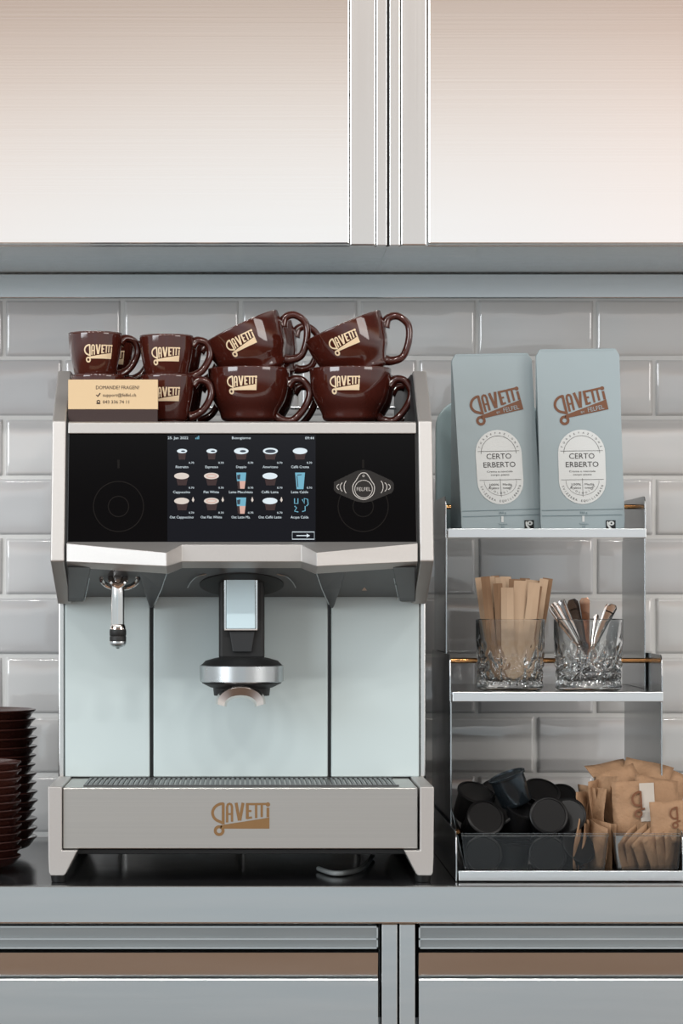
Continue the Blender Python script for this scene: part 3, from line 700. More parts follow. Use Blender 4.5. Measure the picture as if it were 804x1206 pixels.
# ------------------------------------------------------------------ tiered shelf
BD = 3.42
sh = thing('tiered_shelf', (X(622.6, BD), Y(3.2), 0.9), 'three-tier brushed steel stand with side cheeks and brass rods holding bags and glasses', 'shelf')
tiers = [(3.23, 1.278, 0.1178), (3.12, 1.0902, 0.1207), (2.992, 0.9004, 0.1238)]
scx = X(622.6, BD)
for ti, (df, zb_, hw) in enumerate(tiers):
    zt_ = zb_ + 0.0112
    lip = MB().box(scx - hw + .0032, scx + hw, Y(df), Y(df) + .0018, zb_ + 0.0004, zt_).build('shelf_lip', 'shelf_face', sh, bevel=0.0005)
    plate = MB().box(scx - hw + .002, scx + hw - .002, Y(df) + .0018, Y(BD), zt_ - .0025, zt_ - .0003).build('shelf_plate', 'steel_shelf', sh)
    for s in (-1, 1):
        x0 = scx + s*hw; th = 0.0014
        # cheek with a rounded front top corner
        hgt = 0.0535 if ti else 0.0495; yf = Y(df) + (.0012 if s < 0 else .0020)
        pts = [(yf, zb_), (yf + .0005, zb_ + hgt*.55)]
        for i in range(7):
            a = PI/2*i/6; rr = 0.012; pts.append((yf + .002 + rr*(1 - math.cos(a)), zb_ + hgt - rr + rr*math.sin(a)))
        pts += [(Y(BD) - .012, zb_ + hgt), (Y(BD) - .002, zb_ + hgt - .012), (Y(BD) - .002, zb_)]
        MB().prism([(x0, a, b) for a, b in pts], (-s*th, 0, 0)).build('cheek', 'steel_shelf', sh, bevel=0.0003)
    yr = Y(df) + (0.108 if ti == 1 else 0.10)
    MB().tube([(scx - hw + .001, yr, zb_ + .0443 if ti else zb_ + .040), (scx + hw - .001, yr, zb_ + .0443 if ti else zb_ + .040)], 0.0031, 14).build('rod', 'brass', sh, smooth=True)
for (df, zb_, hw), (d2, z2, h2) in zip(tiers[:2], tiers[1:]):
    for s in (-1, 1):
        x0 = scx + s*(hw - .0006); 
        MB().box(min(x0, x0 - s*.0016), max(x0, x0 - s*.0016), Y(df) + .001, Y(BD), z2 + .0112, zb_ - .0003).build('side_panel', 'steel_shelf', sh, bevel=0.0003)

# rounded board behind the bags
rb = []
w0, w1, zt_, z0_ = X(513, 3.39), X(640, 3.39), Z(471, 3.39), tiers[0][1] + 0.0112
rr = 0.034
for i in range(9):
    a = PI - PI/2*i/8; rb.append((w0 + rr + rr*math.cos(a), zt_ - rr + rr*math.sin(a)))
for i in range(9):
    a = PI/2 - PI/2*i/8; rb.append((w1 - rr + rr*math.cos(a), zt_ - rr + rr*math.sin(a)))
rb += [(w1, z0_), (w0, z0_)]
o = MB().prism([(a, Y(3.39), b) for a, b in rb], (0, 0.012, 0)).build('board', 'board', bevel=0.002)
tag(o, 'pale blue board with a rounded corner standing behind the left coffee bag', 'board')

# ------------------------------------------------------------------ coffee bags
def coffee_bag(cx, tiltang, H, W, label, d=3.262, yaw=0.0):
    global ROOT
    zb_ = tiers[0][1] + 0.0113
    t = thing('coffee_bag', (0, 0, 0), label, 'coffee bag', 'pale teal coffee bags')
    D = 0.062
    def fy(z): return -D/2 + (D/2 - .002) * max(0, (z - .018)/(H - .018))**1.0
    def by(z): return D/2 - (D/2 - .002) * max(0, (z - .018)/(H - .018))
    rings = []
    for i in range(29):
        z = H*i/28; f = z/H
        w = W/2 * (1 - 0.010*math.sin(f*PI)) * (0.985 if i == 0 else 1)
        if f > .96: w -= 0.0045*(1 - math.sqrt(max(0, 1 - ((f - .96)/.04)**2)))
        ins = 0.002 + 0.012*min(1, f*1.3)*(1 if f < .9 else max(0.1, (1-f)*10))
        yf, yb = fy(z), by(z); ym = (yf + yb)/2
        rn = [(-w, yf, z)] + [(-w + 2*w*j/8, yf, z) for j in range(1, 8)] + [(w, yf, z), (w + .0005, yf + .003 if f < .95 else ym, z), (w - ins, ym, z), (w, yb, z), (-w, yb, z), (-w + ins, ym, z), (-w - .0005, yf + .003 if f < .95 else ym, z)]
        rings.append(rn)
    b = MB().loft(rings).build('bag_body', 'bag', t, smooth=True)
    MB().box(-W/2*.90, W/2*.90, -.0024, .0024, H - .004, H + .0006).build('top_seal', 'bag', t, bevel=0.0012)
    kk = d/F
    mpf = lambda lift: (lambda u, v: (u, fy(v) - lift, v))
    zc = lambda py: (622 - py)*kk          # height on the bag from the picture row
    # tilted logo with its strap line
    ca, sa = math.cos(0.20), math.sin(0.20)
    lw = 0.0645
    pl = lambda u, v: (u*lw*ca - v*lw*sa + .001, zc(476.5) + u*lw*sa + v*lw*ca)
    logo_art().xf(pl).build('bag_logo', 'bagbrown', b, mpf(.0006))
    Art().text('FELFEL', .27, -.092, .115, width=.30).text('BY', .02, -.11, .06, width=.07).xf(pl).build('strap_line', 'bag', b, mpf(.0011))
    # label
    hw, z0, z1 = 27.8*kk, zc(592.5), zc(504); lab = []
    for i in range(17): a = PI*i/16; lab.append((hw*math.cos(a), z1 - hw + hw*math.sin(a)))
    for i in range(17): a = PI + PI*i/16; lab.append((hw*math.cos(a), z0 + hw + hw*math.sin(a)))
    lx = 1.0*kk
    lab = [(a + lx, c) for a, c in lab]
    Art().poly(lab).build('bag_label', 'label', b, mpf(.0006))
    a = Art(); zc2 = z1 - hw; zc3 = z0 + hw
    a.arc(lx, zc2 - .0005, hw*.76, hw*.76, 0, 180, .0004, 24)
    a.stroke([(lx - hw*.9, zc(529.3)), (lx + hw*.9, zc(529.3))], .0004)
    a.text('CERTO', lx, zc(535.3), .0092, width=30*kk); a.text('ERBERTO', lx, zc(545.3), .0092, width=38.5*kk)
    a.text('Crema e nocciola', lx, zc(553.5), .0032, width=31*kk); a.text('corpo pieno', lx, zc(557.3), .0032, width=22*kk)
    a.stroke([(lx - hw*.9, zc(563.5)), (lx + hw*.9, zc(563.5))], .0004); a.stroke([(lx, zc(562)), (lx, zc(584))], .0004)
    a.text('100%', lx - 8*kk, zc(569), .0036, width=11*kk); a.text('Arabica', lx - 8.5*kk, zc(573), .0036, width=13*kk)
    a.text('Media', lx + 8*kk, zc(569), .0036, width=11*kk); a.text('tostata', lx + 7.5*kk, zc(573), .0036, width=10*kk)
    a.arc(lx, zc3, hw*.70, hw*.62, 180, 360, .0003, 24)
    for txt, rr_, a0, a1, sz in (('TORREFAZIONE', .87, 162, 18, .0032), ('SVIZZERA EQUILIBRATO', .86, 196, 344, .0036), ('BIOLOGICO', .52, 208, 332, .0032)):
        n = len(txt)
        for i, ch in enumerate(txt):
            if ch == ' ': continue
            an = math.radians(a0 + (a1-a0)*i/(n-1)); up = an - PI/2 if a0 < a1 is False else an - PI/2
            if a1 > a0: up = an + PI/2
            cy = zc2 if a0 > a1 else zc3
            a.text(ch, lx + hw*rr_*math.cos(an), cy + hw*rr_*math.sin(an), sz, ang=up)
    a.build('label_print', 'ink', b, mpf(.0010))
    # printed lines at the foot
    c = Art(); c.stroke([(-W/2*.97, zc(599.5)), (0, zc(599.3)), (W/2*.97, zc(598.8))], .0005); c.stroke([(-W/2*.97, zc(606)), (0, zc(606)), (W/2*.93, zc(605.6))], .0005)
    c.text('250 g', lx, zc(602.5), .0034, width=9*kk); c.text('Tostatura', lx, zc(616), .003, width=11*kk); c.text('III', lx, zc(619.3), .003, width=3*kk)
    c.build('foot_print', 'tealink', b, mpf(.0009))
    Art().rect(lx - 1.6*kk, zc(613.5), lx + 1.2*kk, zc(606.5)).build('white_mark', 'label', b, mpf(.0009))
    fx = 33*kk
    Art().rect(fx - 5.8*kk, zc(622.2), fx + 5.6*kk, zc(612)).build('square_emblem', 'black_ink', b, mpf(.0009))
    e = Art(); e.disc(fx + .6*kk, zc(615.6), 3.4*kk, 2.6*kk); e.poly([(fx - 4.6*kk, zc(614)), (fx - 3*kk, zc(613)), (fx - 2.6*kk, zc(617)), (fx + 1*kk, zc(621.5)), (fx - 2*kk, zc(621.8)), (fx - 4.4*kk, zc(618))])
    e.build('emblem_swirl', 'label', b, mpf(.0013)); Art().disc(fx + .6*kk, zc(615.6), 1.1*kk, 1.1*kk).build('emblem_dot', 'black_ink', b, mpf(.0017))
    t.location = (X(cx, d), Y(d) + D/2, zb_); t.rotation_euler = (0, tiltang, yaw)
    return t
coffee_bag(586.8, -0.028, 0.2110, 0.0975, 'pale teal coffee bag, left one of the pair on the top tier', d=3.275, yaw=0.13)
coffee_bag(686.0, -0.012, 0.2155, 0.0995, 'taller pale teal coffee bag, right one of the pair on the top tier')

# ------------------------------------------------------------------ tumblers with stirrers and spoons
def tumbler(cx, d, label):
    zb_ = tiers[1][1] + .0114; R = 0.0397; H = 0.0822
    n = 144
    def fn(r, z, a):
        if r < R*.962 or z < .003: return r
        f = (z - .004)/(H*.66)
        if f > 1 or f < 0: return r
        env = min(1, f*8, (1-f)*3)
        k = 8; u = (a*k/(2*PI)) % 1.0 - .5
        # long flutes above, crossed diamonds below
        dia = abs(((u*2 + f*2.2) % 1) - .5) + abs(((u*2 - f*2.2) % 1) - .5)
        star = abs(math.sin(a*k*2.0))*(.6 if f > .5 else .25)
        ray = abs(math.sin(math.atan2(f - .32, u*1.1)*6))
        return r - env*(0.0026*dia + .0012*star + (.0022*ray if f < .62 else 0))
    pr = [(0.0003, 0), (R*.86, 0), (R*.93, .0015), (R*.965, .004)]
    m = 64
    for i in range(m): pr.append((R*(.965 + .035*min(1, i/(m*.3))), .004 + (H - .0055)*i/m))
    pr += [(R, H - .0008), (R - .0009, H), (R - .0026, H - .0006)]
    pr += [(R - .0026 - .0050*min(1, j/12), H - .0016 - (H - .018)*j/20) for j in range(21)]
    pr += [(R - .0082, .0135), (R - .011, .0108), (R*.4, .0100), (.0003, .0098)]
    o = MB().lathe(pr, n, fn=fn).build('tumbler', 'glass', smooth=True)
    o.location = (X(cx, d), Y(d), zb_); tag(o, label, 'glass', 'cut crystal tumblers'); return o
DT = 3.172
tumbler(600.7, DT, 'cut crystal tumbler holding paper-wrapped stirrers'); tumbler(692.6, DT, 'cut crystal tumbler holding steel teaspoons')
zg = tiers[1][1] + .0114 + .0105
# stirrers: (top px, top row, lean depth, width mm, material)
st = [(565, 680, .020, 9, 'paper2'), (571, 679, -.012, 8, 'paperdark'), (577, 679, .012, 8, 'paper2'), (583, 678, .022, 8, 'paperdark'), (589, 680, .004, 9, 'paper2'), (586, 687, -.022, 8, 'paperdark'),
      (597, 692, -.026, 11, 'paper2'), (595, 679, .024, 10, 'paper2'), (606, 682, .010, 10, 'paperdark'), (613, 684, -.022, 12, 'paper2'), (618, 681, .018, 9, 'paperdark'), (626, 683, .002, 11, 'paper2'), (629, 686, -.018, 11, 'paper2'), (636, 684, .014, 8, 'paperdark'), (641, 682, -.004, 8, 'paper2'), (645, 681, .008, 9, 'paperdark'), (570, 684, .006, 7, 'paper2'), (633, 690, -.012, 8, 'paperdark')]
for i, (px, py, dy, wmm, m) in enumerate(sorted(st)):
    top = P(px, py, DT + dy); bx_ = X(600.7, DT) + (top.x - X(600.7, DT))*.55; bot = Vector((bx_, Y(DT) + dy*.55, zg + .001))
    ax = (top - bot).normalized(); sd = Vector((1, 0.35*math.sin(i*2.1), 0)); sd = (sd - ax*sd.dot(ax)).normalized(); nn = ax.cross(sd)
    w = wmm*1.32/2000.0; L = (top-bot).length; rings = []
    for j in range(7):
        f = j/6; p = bot + ax*L*f + nn*0.0012*math.sin(f*5 + i); th = .0011 if 0 < j < 6 else .0003
        rings.append([p - sd*w - nn*.0001, p - nn*th, p + sd*w - nn*.0001, p + nn*th])
    o = MB().loft(rings).build('paper_stirrer', m, off=bot)
    side = ('%s wrapped stirrer in the tumbler, counted from the left' % (['leftmost', 'second', 'third', 'fourth', 'fifth', 'sixth', 'seventh', 'eighth', 'ninth', 'tenth', 'eleventh', 'twelfth', 'thirteenth', 'fourteenth', 'fifteenth', 'sixteenth', 'seventeenth', 'rightmost'][i]))
    tag(o, ('pale kraft ' if m == 'paper2' else 'darker brown ') + side, 'stirrer', 'paper-wrapped stirrers in the left tumbler')
def spoon(top, bot, wtop, label, m='chrome', grp='teaspoons in the right tumbler', face=0.3):
    ax = (top - bot).normalized(); L = (top-bot).length
    sd = Vector((math.cos(face), math.sin(face), 0)); sd = (sd - ax*sd.dot(ax)).normalized(); nn = sd.cross(ax)
    rings = []; N = 26
    for j in range(N):
        f = j/(N-1)
        if f < .30: w = .0105*math.sin(PI*(f/.30*.82 + .06))**.75; dish = .004*math.sin(PI*f/.30)
        else: w = .0022 + (wtop - .0022)*((f - .30)/.70)**1.3; dish = 0
        if f > .96: w *= 1 - ((f-.96)/.04)**2*.45
        th = .0009; p = bot + ax*L*f
        rings.append([p - sd*w + nn*dish*.2, p - sd*w*.5 - nn*(th - 0) + nn*(-dish), p + sd*w*.5 - nn*(th) - nn*dish, p + sd*w + nn*dish*.2, p + sd*w*.5 + nn*th - nn*dish, p - sd*w*.5 + nn*th - nn*dish])
    o = MB().loft(rings).build('teaspoon', m, off=bot, smooth=True)
    tag(o, label, 'spoon', grp)
gx = X(692.6, DT)
sl = [(647, 714, -.018, .0032, .5), (651, 710, .006, .0036, .2), (656, 712, -.024, .0036, .9), (660, 707, .016, .0040, .4), (663, 706, -.006, .0040, 1.0), (673, 706, -.02, .0058, .1), (676, 708, .012, .0052, .5), (688, 704, -.008, .0054, .1), (703, 724, .014, .004, .6), (722, 712, -.018, .0056, .2), (716, 712, .018, .004, .8)]
lb = ['leftmost teaspoon leaning far out of the tumbler', 'second teaspoon from the left, thin handle', 'third teaspoon from the left, leaning left', 'fourth teaspoon from the left', 'fifth teaspoon from the left', 'dark broad-handled teaspoon left of the copper-toned one', 'broad teaspoon behind the dark broad-handled one', 'copper-toned teaspoon standing tallest in the middle', 'short teaspoon in the tumbler right of the copper-toned one', 'rightmost bright teaspoon leaning right', 'teaspoon just behind the rightmost bright one']
M['copper'] = mat('warm_steel', (190, 148, 124), 0.12, 1.0); M['darksteel'] = mat('dark_polished_steel', (110, 112, 116), 0.12, 1.0)
for i, (px, py, dy, w, fc) in enumerate(sl):
    top = P(px, py, DT + dy)
    bot = Vector((gx - (top.x - gx)*.30, Y(DT) - dy*.4, zg + .002))
    spoon(top, bot, w*1.2, lb[i], 'copper' if i == 7 else ('darksteel' if i in (3, 5, 6) else 'chrome'), face=fc)

# ------------------------------------------------------------------ acrylic bins
ZT3 = tiers[2][1] + .0113
def bin_(xa, xb, label):
    t = thing('acrylic_bin', ((xa+xb)/2, Y(3.1), ZT3), label, 'bin', 'clear acrylic bins on the lowest tier')
    zf, zb2 = Z(983.5, 3.0), Z(938, 3.17); y0, y1 = Y(3.004), Y(3.19); fl = 0.0045; th = .0018
    ym = Y(3.06)
    MB().box(xa, xb, y0, y1, ZT3, ZT3 + .002).build('bin_floor', 'acrylic', t)
    MB().prism([(xa, y0, ZT3), (xb, y0, ZT3), (xb + fl, y0 - .001, zf), (xa - fl, y0 - .001, zf)], (0, th, 0)).build('bin_front', 'acrylic', t, bevel=.0004)
    MB().prism([(xa, y1, ZT3), (xb, y1, ZT3), (xb + fl*1.6, y1, zb2), (xa - fl*1.6, y1, zb2)], (0, th, 0)).build('bin_back', 'acrylic', t, bevel=.0004)
    for s, x in ((-1, xa), (1, xb)):
        MB().prism([(x, y0 + th, ZT3), (x, y1, ZT3), (x + s*fl*1.6, y1, zb2), (x + s*fl, y0 + th, zf)], (-s*th, 0, 0)).build('bin_side', 'acrylic', t, bevel=.0004)
    MB().tube([(xa - fl, y0 - .001, zf), (xb + fl, y0 - .001, zf)], .0016, 8).build('rim', 'acrylic', t, smooth=True)
    return t
B1a, B1b = X(548, 3.0), X(712, 3.0); B2a, B2b = X(727, 3.0), X(806, 3.0) + .0
bin_(B1a, B1b, 'clear acrylic bin full of black creamer capsules with sachets at its right')
bin_(B2a, B2b - .006, 'clear acrylic bin of brown sachets at the right end of the lowest tier')
# capsules
def make_capsule():
    r = .0205; h = .036
    pr = [(.0003, .001), (r*.70, .0006), (r*.80, 0), (r*.88, .003), (r*.93, h*.82), (r*.93, h*.88), (r*1.03, h*.90), (r*1.04, h*.95), (r*.99, h*.97), (r*.90, h*.975), (r*.885, h*.945), (.0003, h*.945)]
    pr = [(a, b - h/2) for a, b in pr]
    return MB().lathe(pr, 36)
caps = [(602, 929, 3.045, 0.10, -0.36, 'tilted glossy blue-black capsule on top of the heap', 'capsule_gloss'),
 (556, 947, 3.06, 0.5, 0.25, 'black capsule at the top left corner of the heap', 0), (579, 946, 3.10, 0.9, 0.5, 'black capsule between the corner one and the glossy one', 0), (634, 944, 3.075, 0.6, 0.2, 'black capsule near the top, right of the glossy one', 0),
 (659, 951, 3.09, 0.7, -0.3, 'black capsule at the upper right slope of the heap', 0), (643, 964, 3.03, 1.25, 0.25, 'black capsule facing forward, lid seen full on, centre right', 0), (670, 966, 3.045, 1.1, -0.6, 'black capsule at the right edge beside the sachets', 0),
 (567, 970, 3.035, 1.0, 0.4, 'black capsule just above the front rim at left', 0), (590, 961, 3.055, 0.9, -0.5, 'black capsule below the glossy one, left side', 0), (612, 968, 3.045, 0.4, 0.3, 'black capsule below the glossy one, right side', 0),
 (567, 1007, 3.03, 1.45, 0.1, 'black capsule on the bin floor at the left, round lid forward', 0), (603, 1006, 3.03, 0.1, 0.1, 'upright black capsule on the bin floor, middle left', 0), (643, 1007, 3.03, 1.45, 0.0, 'black capsule on the bin floor, round lid forward, centre', 0), (672, 1004, 3.035, 0.8, 0.7, 'black capsule on the bin floor beside the sachets', 0),
 (585, 990, 3.075, 0.8, 0.3, 'black capsule buried at the middle left of the bin', 0), (625, 988, 3.07, 0.3, 0.9, 'black capsule buried at the middle of the bin', 0), (657, 986, 3.075, 0.9, -0.2, 'black capsule buried at the middle right of the bin', 0),
 (560, 985, 3.10, 0.2, 0.2, 'black capsule against the left bin wall', 0), (595, 985, 3.13, 0.5, 0.8, 'black capsule at the back left of the bin', 0), (640, 975, 3.13, 0.8, 0.4, 'black capsule at the back right of the bin', 0)]
cap0 = make_capsule().build('capsule', 'capsule', smooth=True)
for i, (px, py, d, rx, ry, lab, m) in enumerate(caps):
    if i == 0:
        o = make_capsule().build('capsule', 'capsule_gloss', smooth=True)
    elif i == 1: o = cap0
    else: o = cap0.copy(); C.objects.link(o)
    o.location = P(px, py, d); o.rotation_euler = Euler((rx, ry, 0), 'XYZ')
    tag(o, lab, 'capsule', 'black capsules in the left bin')
# sachets
def sachet_mesh(w, h, th, seed):
    rnd = random.Random(seed); b = MB(); nx, nz = 8, 10; vs = []; fs = []
    for s in (1, -1):
        for j in range(nz+1):
            for i in range(nx+1):
                u = i/nx; v = j/nz
                p = (math.sin(PI*u)**.55)*(math.sin(PI*min(1, max(0, (v - .09)/.82)))**.5 if .09 < v < .91 else 0)
                wob = .0014*math.sin(u*5 + seed) + .0020*math.sin(v*4 + seed*1.7)
                edge = (i in (0, nx)) or (j in (0, nz))
                y = wob + s*(0.0002 if edge else .0003 + th*p*(1 + rnd.uniform(-.15, .15)))
                vs.append(((u-.5)*w + rnd.uniform(-.0003, .0003), -y, (v-.5)*h))
    n = (nx+1)*(nz+1)
    for s in (0, 1):
        for j in range(nz):
            for i in range(nx):
                a = s*n + j*(nx+1) + i; q = (a, a+1, a+nx+2, a+nx+1); fs.append(q if s == 0 else q[::-1])
    rim = [j*(nx+1) for j in range(nz+1)] + [nz*(nx+1) + i for i in range(1, nx+1)] + [j*(nx+1) + nx for j in range(nz-1, -1, -1)] + [i for i in range(nx-1, 0, -1)]
    for a, c in zip(rim, rim[1:] + rim[:1]): fs.append((a, c, c+n, a+n))
    return b.add(vs, fs)
def sachet(px, py, d, rot, label, logo=False, w=.046, h=.057, seed=1, th=.0035, m='paper'):
    global ROOT
    ROOT = Vector((0,0,0))
    o = sachet_mesh(w, h, th, seed).build('sachet', m, smooth='all')
    LS = .030 if h > .05 else .024
    if logo:
        wob = lambda u, v: .0014*math.sin(u*5 + seed) + .0020*math.sin(v*4 + seed*1.7)
        g_art().xf(lambda u, v: (u*LS, v*LS)).build('sachet_logo', 'bagbrown', o, lambda u, v: (u + .004, -(wob(u/w + .5, v/h + .5) + th*1.12 + .0014), v + .004))
        sf = lambda u, v, l: (u, -(wob(u/w + .5, v/h + .5) + (th*1.12 + .0006)*(math.sin(PI*(u/w + .5))**.55) + l), v)
        bd = Art()
        for j in range(9):
            for i_ in range(4):
                v0, v1 = -.015 + j*.0047, -.015 + (j+1)*.0047; u0, u1 = w*(.13 + i_*.085), w*(.13 + (i_+1)*.085); bd.poly([(u0, v0), (u1, v0), (u1, v1), (u0, v1)])
        if LS > .025: bd.build('grey_band', 'paperband', o, lambda u, v: sf(u, v, .0))
    o.location = P(px, py, d); o.rotation_euler = rot
    tag(o, label, 'sachet', 'brown paper sachets'); return o
# standing on edge in the left bin
rs = random.Random(11)
es = [('front', 683, 998), ('front', 689, 1000), ('front', 695, 996), ('front', 701, 999), ('front', 707, 996), ('front', 712, 999),
      ('upper', 687, 962), ('upper', 692, 955), ('upper', 697, 950), ('upper', 702, 957), ('upper', 706, 947), ('upper', 711, 952), ('upper', 716, 944), ('upper', 720, 950)]
nth = ['leftmost', 'second from the left', 'third from the left', 'fourth from the left', 'fifth from the left', 'sixth from the left', 'seventh from the left', 'rightmost']
cnt = {'front': 0, 'upper': 0}
for i, (row, px, py) in enumerate(es):
    k_ = cnt[row]; cnt[row] += 1
    d = 3.032 + .012*(i % 3) if row == 'front' else 3.075 + .014*(i % 3)
    sachet(px, py, d, (rs.uniform(-.08, .08), (.28 - .05*k_ if row == 'front' else .10 - .035*k_) + rs.uniform(-.05, .05), rs.choice([-1, 1])*rs.uniform(1.0, 1.35)),
           'brown sachet on edge in the left bin, %s of the %s row' % (nth[k_], row), False, .044, .056, seed=i+2, th=.0022)
fl = [(747, 952, 3.05, (-.10, -.05, -.05), 'brown sachet standing upright with a large dark g, in front', True, .048, .060),
 (790, 968, 3.035, (-.18, -.06, .05), 'brown sachet with a smaller g at the right picture edge', True, .046, .046),
 (724, 918, 3.13, (-.9, -.12, .35), 'flat brown sachet at the top left of the right heap', False, .05, .06),
 (757, 922, 3.12, (-.65, .22, -.3), 'brown sachet behind the large g, top middle', False, .055, .06),
 (780, 930, 3.12, (-.6, .35, -.1), 'brown sachet sloping down at the top right', False, .05, .055),
 (735, 935, 3.10, (-.4, -.3, .3), 'brown sachet peeking out left behind the large g', False, .05, .06),
 (772, 940, 3.09, (-.4, .15, .1), 'folded brown sachet between the two with a g', False, .05, .05),
 (742, 1005, 3.03, (.1, -.45, .9), 'leaning brown sachet inside the right bin, at its left wall', False, .046, .05),
 (752, 1004, 3.035, (.1, -.5, .8), 'leaning brown sachet inside the right bin, second along', False, .046, .052),
 (764, 1004, 3.04, (.1, -.55, .75), 'leaning brown sachet inside the right bin, third along', False, .046, .052),
 (776, 1003, 3.04, (.0, -.4, .9), 'leaning brown sachet inside the right bin, fourth along', False, .046, .052),
 (787, 1002, 3.045, (.0, -.3, .95), 'leaning brown sachet inside the right bin, fifth along', False, .046, .052),
 (795, 1002, 3.05, (.0, -.25, .9), 'leaning brown sachet inside the right bin, at its right wall', False, .046, .052),
 (762, 988, 3.06, (-1.2, .05, .2), 'brown sachet lying flat across the leaning ones', False, .055, .055)]
for i, (px, py, d, rot, lab, lg_, w, h) in enumerate(fl):
    sachet(px, py, d, rot, lab, lg_, w, h, seed=i+20)
# cable under the machine
o = MB().tube(spline([(X(375, 3.1), Y(3.1), .9035), (X(392, 3.05), Y(3.05), .9035), (X(412, 3.04), Y(3.06), .9035), (X(432, 3.05), Y(3.12), .9035), (X(446, 3.1), Y(3.25), .9035)], 8), .0028, 10).build('power_cable', 'cable', smooth=True)
tag(o, 'pale cable curving over the worktop under the coffee machine', 'cable')

# ------------------------------------------------------------------ light
W = bpy.data.worlds.new('room_light'); bpy.context.scene.world = W; W.use_nodes = True
nt = W.node_tree; nt.nodes.clear()
out_ = nt.nodes.new('ShaderNodeOutputWorld'); bg = nt.nodes.new('ShaderNodeBackground'); tc = nt.nodes.new('ShaderNodeTexCoord')
sx_ = nt.nodes.new('ShaderNodeSeparateXYZ'); rp_ = nt.nodes.new('ShaderNodeValToRGB'); mr = nt.nodes.new('ShaderNodeMapRange')
mr.inputs['From Min'].default_value = -0.5; mr.inputs['From Max'].default_value = 1.0
nz = nt.nodes.new('ShaderNodeTexNoise'); nz.inputs['Scale'].default_value = 9; nz.inputs['Detail'].default_value = 3
mp_ = nt.nodes.new('ShaderNodeMapping'); mp_.inputs['Scale'].default_value = (1.4, 1.4, 0.9)
nt.links.new(tc.outputs['Generated'], mp_.inputs[0]); nt.links.new(mp_.outputs[0], nz.inputs['Vector'])
nt.links.new(tc.outputs['Generated'], sx_.inputs[0]); nt.links.new(sx_.outputs['Z'], mr.inputs['Value'])
ma = nt.nodes.new('ShaderNodeMath'); ma.operation = 'MULTIPLY_ADD'; ma.inputs[1].default_value = 0.024; 
sb = nt.nodes.new('ShaderNodeMath'); sb.operation = 'SUBTRACT'; sb.inputs[1].default_value = 0.5
nt.links.new(nz.outputs['Fac'], sb.inputs[0]); nt.links.new(sb.outputs[0], ma.inputs[0]); nt.links.new(mr.outputs[0], ma.inputs[2])
nt.links.new(ma.outputs[0], rp_.inputs[0]); mxr = nt.nodes.new('ShaderNodeMapRange'); mxr.inputs['From Min'].default_value = -0.15; mxr.inputs['From Max'].default_value = 0.25
xr = nt.nodes.new('ShaderNodeValToRGB'); nt.links.new(sx_.outputs['X'], mxr.inputs['Value']); nt.links.new(mxr.outputs[0], xr.inputs[0])
x_e = xr.color_ramp
while len(x_e.elements) > 1: x_e.elements.remove(x_e.elements[-1])
x_e.elements[0].position = 0; x_e.elements[0].color = (.92, .92, .92, 1)
for p_, c_ in ((.2, (.90, .95, .98, 1)), (.45, (.93, 1.0, 1.04, 1)), (.62, (.92, .98, 1.02, 1)), (.74, (.98, .97, .98, 1)), (1.0, (1.0, .96, .93, 1))):
    e_ = x_e.elements.new(p_); e_.color = c_
mm = nt.nodes.new('ShaderNodeMix'); mm.data_type = 'RGBA'; mm.blend_type = 'MULTIPLY'; mm.inputs[0].default_value = 1
nt.links.new(rp_.outputs[0], mm.inputs[6]); nt.links.new(xr.outputs[0], mm.inputs[7]); nt.links.new(mm.outputs[2], bg.inputs[0]); nt.links.new(bg.outputs[0], out_.inputs[0])
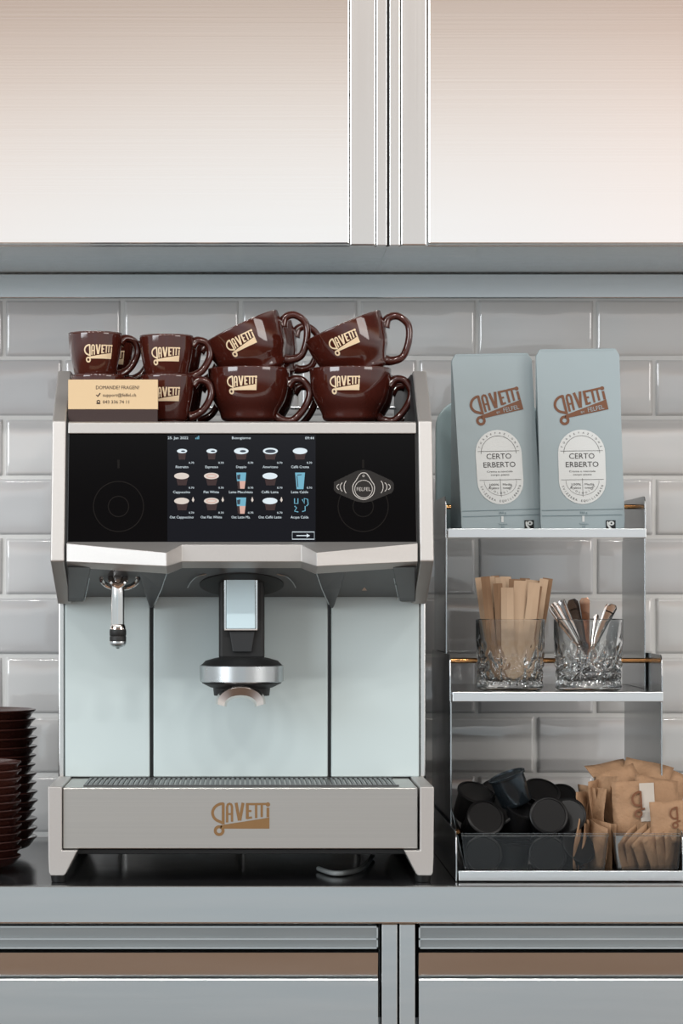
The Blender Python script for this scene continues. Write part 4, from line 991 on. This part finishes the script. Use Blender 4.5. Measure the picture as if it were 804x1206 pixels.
els = [(-.5, (84, 64, 52)), (-.27, (104, 86, 74)), (-.17, (176, 178, 180)), (-.09, (206, 211, 212)), (0.0, (192, 202, 206)), (.06, (222, 226, 229)), (.10, (252, 250, 250)), (.155, (250, 243, 238)), (.185, (232, 208, 190)), (.215, (170, 136, 114)), (.28, (90, 76, 70)), (.41, (84, 80, 78)), (.48, (240, 238, 235)), (.70, (235, 230, 224)), (.80, (80, 66, 58)), (1.0, (64, 54, 48))]
cr2 = rp_.color_ramp
while len(cr2.elements) > 1: cr2.elements.remove(cr2.elements[-1])
cr2.elements[0].position = 0; cr2.elements[0].color = lin(els[0][1])
for z_, c_ in els[1:]:
    e_ = cr2.elements.new((z_ + .5)/1.5); e_.color = lin(c_)
bg.inputs['Strength'].default_value = 1.22
def area(loc, target, sx, sy, power, colr, name):
    l = bpy.data.lights.new(name, 'AREA'); l.shape = 'RECTANGLE'; l.size = sx; l.size_y = sy; l.energy = power; l.color = colr
    o = bpy.data.objects.new(name, l); C.objects.link(o); o.location = loc
    o.rotation_euler = (Vector(target) - Vector(loc)).to_track_quat('-Z', 'Y').to_euler()
area((-3.4, -3.6, 2.3), (0, 0, 1.1), 2.4, 2.0, 125, (0.90, 0.96, 1.0), 'side_light')  # soft light of the windows on the left
area((3.6, -3.4, 2.4), (0.2, 0, 1.1), 2.0, 1.8, 60, (1.0, 0.97, 0.93), 'side_light')  # added fill light on the right, no window known there
for xx in (-0.9, -0.3, 0.3, 0.9):
    area((xx*1.6, -3.2, 3.6), (xx*1.6, 0, 1.0), 0.34, 0.07, 14, (1.0, 0.97, 0.93), 'highlight_lamp')  # small lamps added for highlights on the cups

cam = bpy.data.cameras.new('camera'); co = bpy.data.objects.new('camera', cam); C.objects.link(co)
co.location = (0, -DW, CZ); co.rotation_euler = (PI/2, 0, 0)
cam.sensor_fit = 'VERTICAL'; cam.sensor_height = 36; cam.sensor_width = 24; cam.lens = 36*F/1206
cam.shift_x = (402 - VX)/1206; cam.shift_y = (VY - 603)/1206
cam.clip_start = 0.05; cam.clip_end = 100
S = bpy.context.scene; S.camera = co
S.view_settings.view_transform = 'Standard'; S.view_settings.look = 'None'; S.view_settings.gamma = 1; S.view_settings.use_curve_mapping = False
S.view_settings.exposure = 0.0
